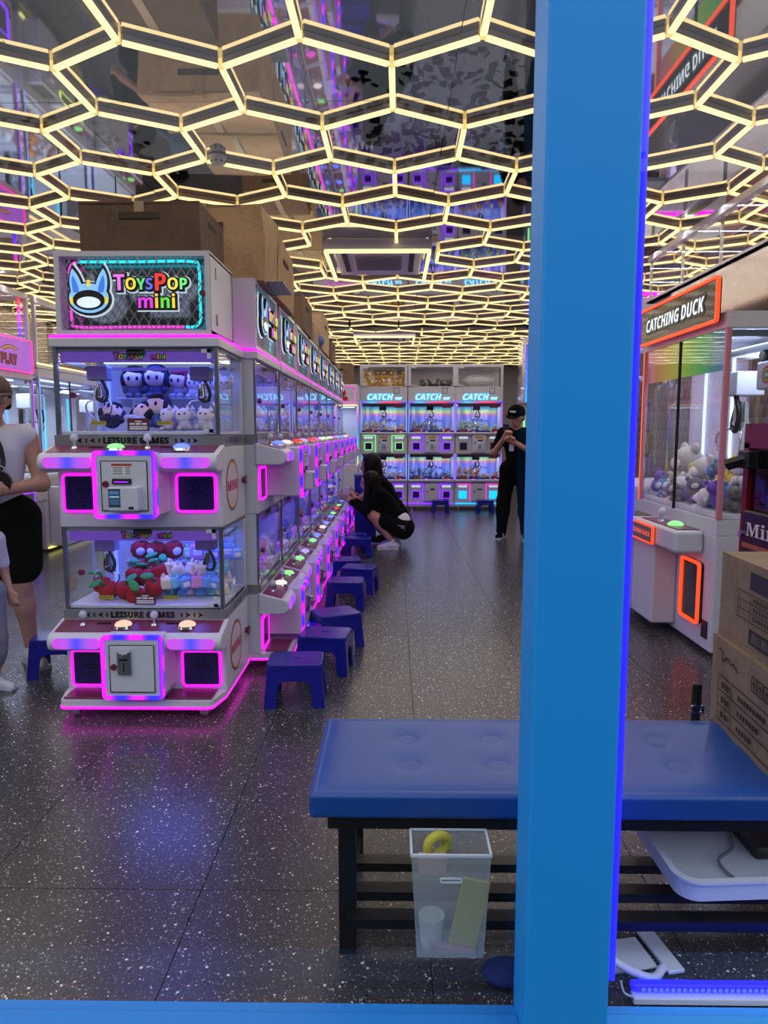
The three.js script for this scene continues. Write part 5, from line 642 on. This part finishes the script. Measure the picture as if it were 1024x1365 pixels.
// ---------------------------------------------------------------- people: one smooth skin per body, clothes and hair as children
function isoMesh(caps, cell, k) { // caps: [ax,ay,az, bx,by,bz, ra, rb]; surface nets over the smooth union of tapered capsules
  let lo = [1e9, 1e9, 1e9], hi = [-1e9, -1e9, -1e9];
  for (const c of caps) for (let i = 0; i < 3; i++) { const r = Math.max(c[6], c[7]) + k + 2 * cell; lo[i] = Math.min(lo[i], c[i] - r, c[i + 3] - r); hi[i] = Math.max(hi[i], c[i] + r, c[i + 3] + r); }
  const n = lo.map((v, i) => Math.ceil((hi[i] - v) / cell) + 1), F = new Float32Array(n[0] * n[1] * n[2]);
  const pre = caps.map(c => { const dx = c[3] - c[0], dy = c[4] - c[1], dz = c[5] - c[2]; return [...c, dx, dy, dz, 1 / Math.max(1e-9, dx * dx + dy * dy + dz * dz)]; });
  const f = (x, y, z) => { let s = 0, m = 1e9; const ds = []; for (const c of pre) { const px = x - c[0], py = y - c[1], pz = z - c[2]; let t = (px * c[8] + py * c[9] + pz * c[10]) * c[11]; t = t < 0 ? 0 : t > 1 ? 1 : t; const qx = px - t * c[8], qy = py - t * c[9], qz = pz - t * c[10]; const d = Math.sqrt(qx * qx + qy * qy + qz * qz) - (c[6] + (c[7] - c[6]) * t); if (m > 1e8) m = d; else { const h = Math.max(0, k - Math.abs(m - d)) / k; m = Math.min(m, d) - h * h * k * 0.25; } } return m; };
  const at = (i, j, l) => i + n[0] * (j + n[1] * l);
  for (let l = 0; l < n[2]; l++) for (let j = 0; j < n[1]; j++) for (let i = 0; i < n[0]; i++) F[at(i, j, l)] = f(lo[0] + i * cell, lo[1] + j * cell, lo[2] + l * cell);
  const id = new Int32Array(F.length).fill(-1), pos = [], nor = [], idx = [];
  const E = []; for (let a = 0; a < 8; a++) for (const b of [1, 2, 4]) if (!(a & b)) E.push([a, a | b]);
  for (let l = 0; l < n[2] - 1; l++) for (let j = 0; j < n[1] - 1; j++) for (let i = 0; i < n[0] - 1; i++) {
    const v = []; let m = 0; for (let a = 0; a < 8; a++) { v[a] = F[at(i + (a & 1), j + ((a >> 1) & 1), l + (a >> 2))]; if (v[a] < 0) m++; }
    if (m === 0 || m === 8) continue; let x = 0, y = 0, z = 0, c = 0;
    for (const [a, b] of E) if ((v[a] < 0) !== (v[b] < 0)) { const t = v[a] / (v[a] - v[b]); x += (a & 1) + t * ((b & 1) - (a & 1)); y += ((a >> 1) & 1) + t * (((b >> 1) & 1) - ((a >> 1) & 1)); z += (a >> 2) + t * ((b >> 2) - (a >> 2)); c++; }
    id[at(i, j, l)] = pos.length / 3; const X = lo[0] + (i + x / c) * cell, Y = lo[1] + (j + y / c) * cell, Z = lo[2] + (l + z / c) * cell, e = cell * 0.5; pos.push(X, Y, Z);
    const g = V(f(X + e, Y, Z) - f(X - e, Y, Z), f(X, Y + e, Z) - f(X, Y - e, Z), f(X, Y, Z + e) - f(X, Y, Z - e)).normalize(); nor.push(g.x, g.y, g.z);
  }
  const quad = (a, b, c, d, fl) => { if (a < 0 || b < 0 || c < 0 || d < 0) return; fl ? idx.push(a, b, c, a, c, d) : idx.push(a, c, b, a, d, c); };
  for (let l = 1; l < n[2] - 1; l++) for (let j = 1; j < n[1] - 1; j++) for (let i = 1; i < n[0] - 1; i++) {
    const s = F[at(i, j, l)] < 0;
    if (s !== F[at(i + 1, j, l)] < 0) quad(id[at(i, j - 1, l - 1)], id[at(i, j, l - 1)], id[at(i, j, l)], id[at(i, j - 1, l)], s);
    if (s !== F[at(i, j + 1, l)] < 0) quad(id[at(i - 1, j, l - 1)], id[at(i - 1, j, l)], id[at(i, j, l)], id[at(i, j, l - 1)], s);
    if (s !== F[at(i, j, l + 1)] < 0) quad(id[at(i - 1, j - 1, l)], id[at(i, j - 1, l)], id[at(i, j, l)], id[at(i - 1, j, l)], s);
  }
  const g = new THREE.BufferGeometry(); g.setAttribute('position', new THREE.Float32BufferAttribute(pos, 3)); g.setAttribute('normal', new THREE.Float32BufferAttribute(nor, 3)); g.setIndex(idx); return plain(g);
}
const cap = (a, b, ra, rb_ = ra) => [...a, ...b, ra, rb_];
const lerp = (a, b, t) => a.map((v, i) => v + (b[i] - v) * t);
// joints: facing +z in local axes; J holds points, missing ones are mirrored
function hand(w, dir, side, curl = 0.5) { // palm and five fingers as capsules; dir: forearm direction, side: across the palm
  const D = V(...dir).normalize(), S = V(...side); S.sub(D.clone().multiplyScalar(S.dot(D))).normalize(); const N = D.clone().cross(S), out = [], W = V(...w), at = (d, s, n) => W.clone().addScaledVector(D, d).addScaledVector(S, s).addScaledVector(N, n).toArray();
  out.push(cap(at(0, 0, 0), at(0.05, 0, 0), 0.024, 0.026), cap(at(0.03, -0.018, 0), at(0.08, -0.024, 0), 0.014), cap(at(0.03, 0.018, 0), at(0.08, 0.022, 0), 0.014));
  [[-0.03, 0.056], [-0.011, 0.07], [0.009, 0.075], [0.028, 0.066]].forEach(([s, L]) => { const a = at(0.082, s, 0), b = at(0.082 + L * 0.5, s * 1.1, -L * 0.25 * curl), c = at(0.082 + L * (1 - 0.35 * curl), s * 1.1, -L * curl); out.push(cap(a, b, 0.0095, 0.009), cap(b, c, 0.009, 0.0075)); });
  out.push(cap(at(0.015, 0.024, 0), at(0.045, 0.05, -0.012), 0.012, 0.011), cap(at(0.045, 0.05, -0.012), at(0.078, 0.052, -0.03), 0.0105, 0.009)); return out;
}
function person(label, o) {
  const t = thing('person', label, 'person', o.pos, o.ry), J = o.J, s = o.s || 1; t.scale.setScalar(s);
  const H = J.head, up = V(...(o.headUp || [0, 1, 0])).normalize(), fw = V(...(o.look || [0, -0.1, 1])).normalize(); fw.sub(up.clone().multiplyScalar(fw.dot(up))).normalize(); const sd = up.clone().cross(fw), hp = (x, y, z) => V(...H).addScaledVector(sd, x).addScaledVector(up, y).addScaledVector(fw, z).toArray();
  const b = [cap(hp(0, 0.045, -0.012), hp(0, 0.03, 0.012), 0.088, 0.086), cap(hp(0, -0.03, 0.02), hp(0, -0.07, 0.042), 0.066, 0.042), cap(J.neck, hp(0, -0.06, -0.01), 0.052, 0.05), cap(hp(0, -0.005, 0.09), hp(0, -0.03, 0.104), 0.01, 0.014), cap(hp(-0.088, 0, 0), hp(-0.09, 0.02, -0.004), 0.016), cap(hp(0.088, 0, 0), hp(0.09, 0.02, -0.004), 0.016), cap(hp(-0.02, -0.058, 0.079), hp(0.02, -0.058, 0.079), 0.009)];
  const mid = lerp(J.shL, J.shR, 0.5), chest = lerp(mid, J.pelvis, 0.28), waist = lerp(mid, J.pelvis, 0.66);
  const torso = e => [cap(lerp(J.shL, mid, 0.12), lerp(J.shR, mid, 0.12), 0.066 + e), cap(lerp(chest, J.shL, 0.35), lerp(waist, J.hipL, 0.25), 0.098 + e, 0.088 + e), cap(lerp(chest, J.shR, 0.35), lerp(waist, J.hipR, 0.25), 0.098 + e, 0.088 + e), cap(waist, J.pelvis, 0.1 + e, 0.11 + e), cap(J.hipL, J.hipR, 0.1 + e)];
  const arm = (S, E_, Wr, e, to = 1) => to <= 0.5 ? [cap(S, lerp(S, E_, to * 2), 0.055 + e, 0.05 + e)] : [cap(S, E_, 0.054 + e, 0.042 + e), cap(E_, lerp(E_, Wr, (to - 0.5) * 2), 0.042 + e, 0.03 + e)];
  const leg = (h, kn, an, e, to = 1) => to <= 0.5 ? [cap(h, lerp(h, kn, to * 2), 0.092 + e, 0.09 + e - 0.03 * to)] : [cap(h, kn, 0.088 + e, 0.058 + e), cap(kn, lerp(kn, lerp(kn, an, 0.35), 1), 0.057 + e, 0.056 + e), cap(lerp(kn, an, 0.3), lerp(kn, an, (to - 0.5) * 2), 0.056 + e, 0.036 + e)];
  b.push(...torso(0), cap(mid, J.neck, 0.06, 0.052)); for (const q of ['L', 'R']) { b.push(...arm(J['sh' + q], J['el' + q], J['wr' + q], 0), ...leg(J['hip' + q], J['kn' + q], J['an' + q], 0)); const d = J['wr' + q].map((v, i) => v - J['el' + q][i]); b.push(...hand(J['wr' + q], d, o.handSide?.[q] || [q === 'L' ? 0.2 : -0.2, 0.3, 1], o.curl ?? 0.6)); }
  part('body', isoMesh(b, o.cell || 0.0125, 0.03), o.skin || M.skinA, t);
  const top = [...torso(0.012)]; for (const q of ['L', 'R']) if (o.sleeve > 0) top.push(...arm(J['sh' + q], J['el' + q], J['wr' + q], 0.012, o.sleeve)); part('top', isoMesh(top, 0.0125, 0.04), o.topMat, t);
  const tr = [cap(waist, J.pelvis, 0.116, 0.124), cap(J.hipL, J.hipR, 0.116)]; for (const q of ['L', 'R']) tr.push(...leg(J['hip' + q], J['kn' + q], J['an' + q], o.wide ?? 0.02, o.trouser)); part(o.trouser < 0.7 ? 'shorts' : 'trousers', isoMesh(tr, 0.0125, 0.04), o.botMat, t);
  for (const q of ['L', 'R']) { const A = J['an' + q], dir = V(...(o.foot?.[q] || [q === 'L' ? 0.15 : -0.15, 0, 1])).normalize(), ft = (d, y, r) => [A[0] + dir.x * d, y, A[2] + dir.z * d]; const sh = part('shoe', isoMesh([cap(ft(-0.045, 0.045), ft(0.02, 0.06), 0.042, 0.045), cap(ft(0.02, 0.05), ft(0.13, 0.035), 0.044, 0.034), cap(ft(0.1, 0.035), ft(0.165, 0.032), 0.038, 0.03), cap(A, ft(0, 0.06), 0.042, 0.045)], 0.009, 0.02), o.shoeMat, t); part('sole', [bx(0.085, 0.022, 0.27).translate(0, 0.011, 0.055).rotateY(Math.atan2(dir.x, dir.z)).translate(A[0], 0, A[2])], o.soleMat || M.tray, sh); if (o.shoeStripe) part('stripe', [0.03, 0.055, 0.08].flatMap(d => [-1, 1].map(q2 => bx(0.004, 0.04, 0.012).translate(q2 * 0.044, 0.05, d).rotateY(Math.atan2(dir.x, dir.z)).translate(A[0], 0, A[2]))), M.clothWhite, sh); }
  part('hair', isoMesh([cap(hp(0, 0.06, -0.025), hp(0, 0.05, -0.005), 0.096, 0.092), cap(hp(-0.07, 0.05, -0.02), hp(-0.082, -0.02, -0.02), 0.035, 0.024), cap(hp(0.07, 0.05, -0.02), hp(0.082, -0.02, -0.02), 0.035, 0.024), cap(hp(0, 0.02, -0.06), hp(0, -0.05, -0.06), 0.06, 0.05), ...(o.hair ? o.hair.map(([a, b_, r1, r2]) => cap(hp(...a), hp(...b_), r1, r2)) : [])], 0.011, 0.04), M.hair, t);
  part('eye', [-1, 1].map(q => sph(0.009, ...hp(q * 0.032, 0.012, 0.083), 1, 0.7, 1, 8)), M.black, t);
  if (o.cap) { const q = new THREE.Matrix4().makeBasis(sd, up, fw).setPosition(...H), k = part('cap', [new THREE.SphereGeometry(0.113, 24, 12, 0, Math.PI * 2, 0, Math.PI / 2).scale(1, 0.95, 1.06).translate(0, 0.06, -0.01), cyl(0.113, 0.113, 0.02, 0, 0.055, -0.01, 24), new THREE.CylinderGeometry(0.1, 0.1, 0.008, 24, 1, false, -Math.PI / 2, Math.PI).scale(0.95, 1, 1.1).rotateX(0.15).translate(0, 0.045, 0.08)].map(g => g.applyMatrix4(q)), o.cap, t); if (o.capMark) part('cap_mark', [bx(0.08, 0.02, 0.004).translate(0, 0.1, 0.107).applyMatrix4(q)], M.clothWhite, k); }
  if (o.extra) o.extra(t, hp); return t;
}
const stand = (o = {}) => ({ head: [0, 1.58, 0.03], neck: [0, 1.44, 0], shL: [0.185, 1.37, 0], shR: [-0.185, 1.37, 0], elL: [0.25, 1.1, -0.02], elR: [-0.25, 1.1, -0.02], wrL: [0.24, 0.88, 0.06], wrR: [-0.24, 0.88, 0.06], pelvis: [0, 0.93, 0], hipL: [0.09, 0.9, 0], hipR: [-0.09, 0.9, 0], knL: [0.1, 0.49, 0.02], knR: [-0.1, 0.49, 0.02], anL: [0.11, 0.085, -0.02], anR: [-0.11, 0.085, -0.02], ...o });
// person in a white vest at the picture's edge, forearms folded forward with a small bag
person('person in white sleeveless top, black shorts and tan cap, with a black crossbody bag', { pos: [-2.47, 0, -4.38], ry: 0.35, s: 1.06, skin: M.skinA, topMat: M.clothWhite, botMat: M.cloth, shoeMat: M.shoe, sleeve: 0, trouser: 0.34, wide: 0.045, cap: std(0x6a5446, 0.8), look: [0.25, -0.25, 1],
  J: stand({ elL: [0.24, 1.1, 0.02], wrL: [0.02, 1.08, 0.25], elR: [-0.25, 1.1, 0.02], wrR: [-0.04, 1.1, 0.27], shL: [0.175, 1.38, 0], anL: [0.13, 0.085, -0.02], anR: [-0.1, 0.085, 0.1] }), foot: { L: [0.5, 0, 1], R: [-0.2, 0, 1] }, handSide: { L: [0, 1, 0], R: [0, 1, 0] },
  extra: (t, hp) => { part('bag_strap', tube([[-0.13, 1.42, 0.0], [0.02, 1.38, 0.13], [0.06, 1.25, 0.15], [0.04, 1.16, 0.17]], 0.014, 20, 6), M.black, t); const b = part('crossbody_bag', cyl(0.075, 0.075, 0.06, 0.03, 1.12, 0.19, 24, 'z'), M.black, t); part('strap_ring', new THREE.TorusGeometry(0.016, 0.004, 6, 14).translate(0.05, 1.2, 0.175), M.chrome, b); part('eyeglasses', [new THREE.TorusGeometry(0.026, 0.003, 6, 16).applyMatrix4(new THREE.Matrix4().setPosition(...hp(0.034, 0.012, 0.1))), new THREE.TorusGeometry(0.026, 0.003, 6, 16).applyMatrix4(new THREE.Matrix4().setPosition(...hp(-0.034, 0.012, 0.1)))], M.chrome, t); } });
// child beside, in white tee
person('child in white t-shirt, grey trousers and white sneakers beside the person in white', { pos: [-2.34, 0, -3.92], ry: 1.2, s: 0.64, skin: M.skinB, topMat: M.clothWhite, botMat: M.clothGrey, shoeMat: M.shoe, sleeve: 0.42, trouser: 0.78, wide: 0.035, J: stand({ wrR: [-0.25, 0.9, 0.02] }), hair: [[[0, 0.04, -0.04], [0, -0.06, -0.06], 0.075, 0.06]] });
// person in black looking at a phone, half behind the post
person('person in black t-shirt, black trousers and black cap looking down at a phone', { pos: [1.7, 0, -9.9], ry: -0.3, s: 1.07, skin: M.skinB, topMat: M.cloth, botMat: M.cloth, shoeMat: M.cloth, sleeve: 0.4, trouser: 1, wide: 0.03, cap: M.cloth, capMark: true, look: [-0.3, -0.45, 1], headUp: [0, 1, 0.25], shoeStripe: true,
  J: stand({ head: [0, 1.57, 0.07], elR: [-0.27, 1.13, 0.06], wrR: [-0.12, 1.32, 0.22], elL: [0.25, 1.1, 0.04], wrL: [0.0, 1.26, 0.22], anR: [-0.17, 0.085, 0.02], anL: [0.15, 0.085, 0.06], knR: [-0.15, 0.49, 0.02], knL: [0.13, 0.49, 0.05] }), handSide: { R: [1, 0.3, 0], L: [1, 0.3, 0] },
  extra: t => { part('phone', rb(0.075, 0.15, 0.01, 0.004, -0.1, 1.41, 0.25), M.black, t); part('name_card', rb(0.06, 0.09, 0.006, 0.003, -0.04, 1.19, 0.16), M.clothWhite, t); } });
// crouching pair, side on, facing the tower row (local +z turned to -x)
const crouch = { head: [0, 0.84, 0.32], neck: [0, 0.74, 0.23], shL: [0.16, 0.69, 0.17], shR: [-0.16, 0.69, 0.17], elL: [0.2, 0.5, 0.36], elR: [-0.2, 0.5, 0.36], wrL: [0.1, 0.62, 0.56], wrR: [-0.08, 0.62, 0.54], pelvis: [0, 0.27, -0.15], hipL: [0.1, 0.25, -0.12], hipR: [-0.1, 0.25, -0.12], knL: [0.15, 0.44, 0.27], knR: [-0.13, 0.38, 0.25], anL: [0.13, 0.1, 0.02], anR: [-0.12, 0.1, -0.02] };
const longHair = [[[0, 0.05, -0.05], [0, -0.2, -0.1], 0.09, 0.085], [[0, -0.2, -0.1], [0.02, -0.42, -0.06], 0.085, 0.04], [[-0.07, 0, 0], [-0.09, -0.25, 0.03], 0.05, 0.035], [[0.07, 0, 0], [0.09, -0.28, 0.04], 0.05, 0.035]];
person('crouching person in a black jacket with white striped shorts, holding up a phone', { pos: [0.0, 0, -9.05], ry: -Math.PI / 2, skin: M.skinA, topMat: M.cloth, botMat: M.cloth, shoeMat: M.shoe, sleeve: 0.92, trouser: 0.3, wide: 0.03, J: crouch, look: [0, -0.3, 1], hair: longHair, foot: { L: [0.1, 0, 1], R: [-0.1, 0, 1] }, handSide: { L: [0, 1, 0], R: [0, 1, 0] },
  extra: t => { part('waistband', isoMesh([cap([0.035, 0.35, -0.085], [-0.035, 0.35, -0.085], 0.122), cap([0, 0.33, -0.1], [0, 0.34, -0.095], 0.128)], 0.01, 0.02), M.clothWhite, t); part('white_stripe', [0, 0.024, 0.048].map(d => bar([0.222, 0.31 - d, -0.14], [0.215, 0.33 - d, 0.03], 0.012, 0.006)), M.clothWhite, t); part('phone', rb(0.012, 0.13, 0.065, 0.004, 0.02, 0.72, 0.6), M.tray, t); } });
person('crouching person with long dark hair and a bare shoulder, beyond the black jacket', { pos: [-0.06, 0.0, -9.52], ry: -Math.PI / 2 - 0.1, s: 1.12, skin: M.skinA, topMat: M.cloth, botMat: M.cloth, shoeMat: M.cloth, sleeve: 0, trouser: 0.9, J: { ...crouch, head: [0, 0.92, 0.24], neck: [0, 0.79, 0.17], shL: [0.16, 0.72, 0.11], shR: [-0.16, 0.72, 0.11], wrL: [0.1, 0.56, 0.42], wrR: [-0.08, 0.56, 0.42] }, look: [0, -0.3, 1], hair: longHair });
// two people seen only from above in the mirror ceiling, in the next aisle
person('person in black t-shirt and cap in the next aisle, mirrored in the ceiling', { pos: [-2.66, 0, -7.9], ry: 0.6, s: 1.05, skin: M.skinB, topMat: M.cloth, botMat: M.cloth, shoeMat: M.cloth, sleeve: 0.4, trouser: 1, cap: M.cloth, J: stand({ elR: [-0.27, 1.12, 0.08], wrR: [-0.1, 1.3, 0.24], elL: [0.27, 1.12, 0.08], wrL: [0.06, 1.3, 0.26] }), cell: 0.015 });
person('person in a blue denim jacket in the next aisle, mirrored in the ceiling', { pos: [-2.62, 0, -9.1], ry: -1.2, s: 1.03, skin: M.skinA, topMat: M.denim, botMat: M.cloth, shoeMat: M.shoe, sleeve: 0.92, trouser: 1, cap: M.cloth, capMark: true, J: stand({ elR: [-0.27, 1.12, 0.08], wrR: [-0.12, 1.12, 0.28] }), cell: 0.015 });

renderer.render(scene, camera);
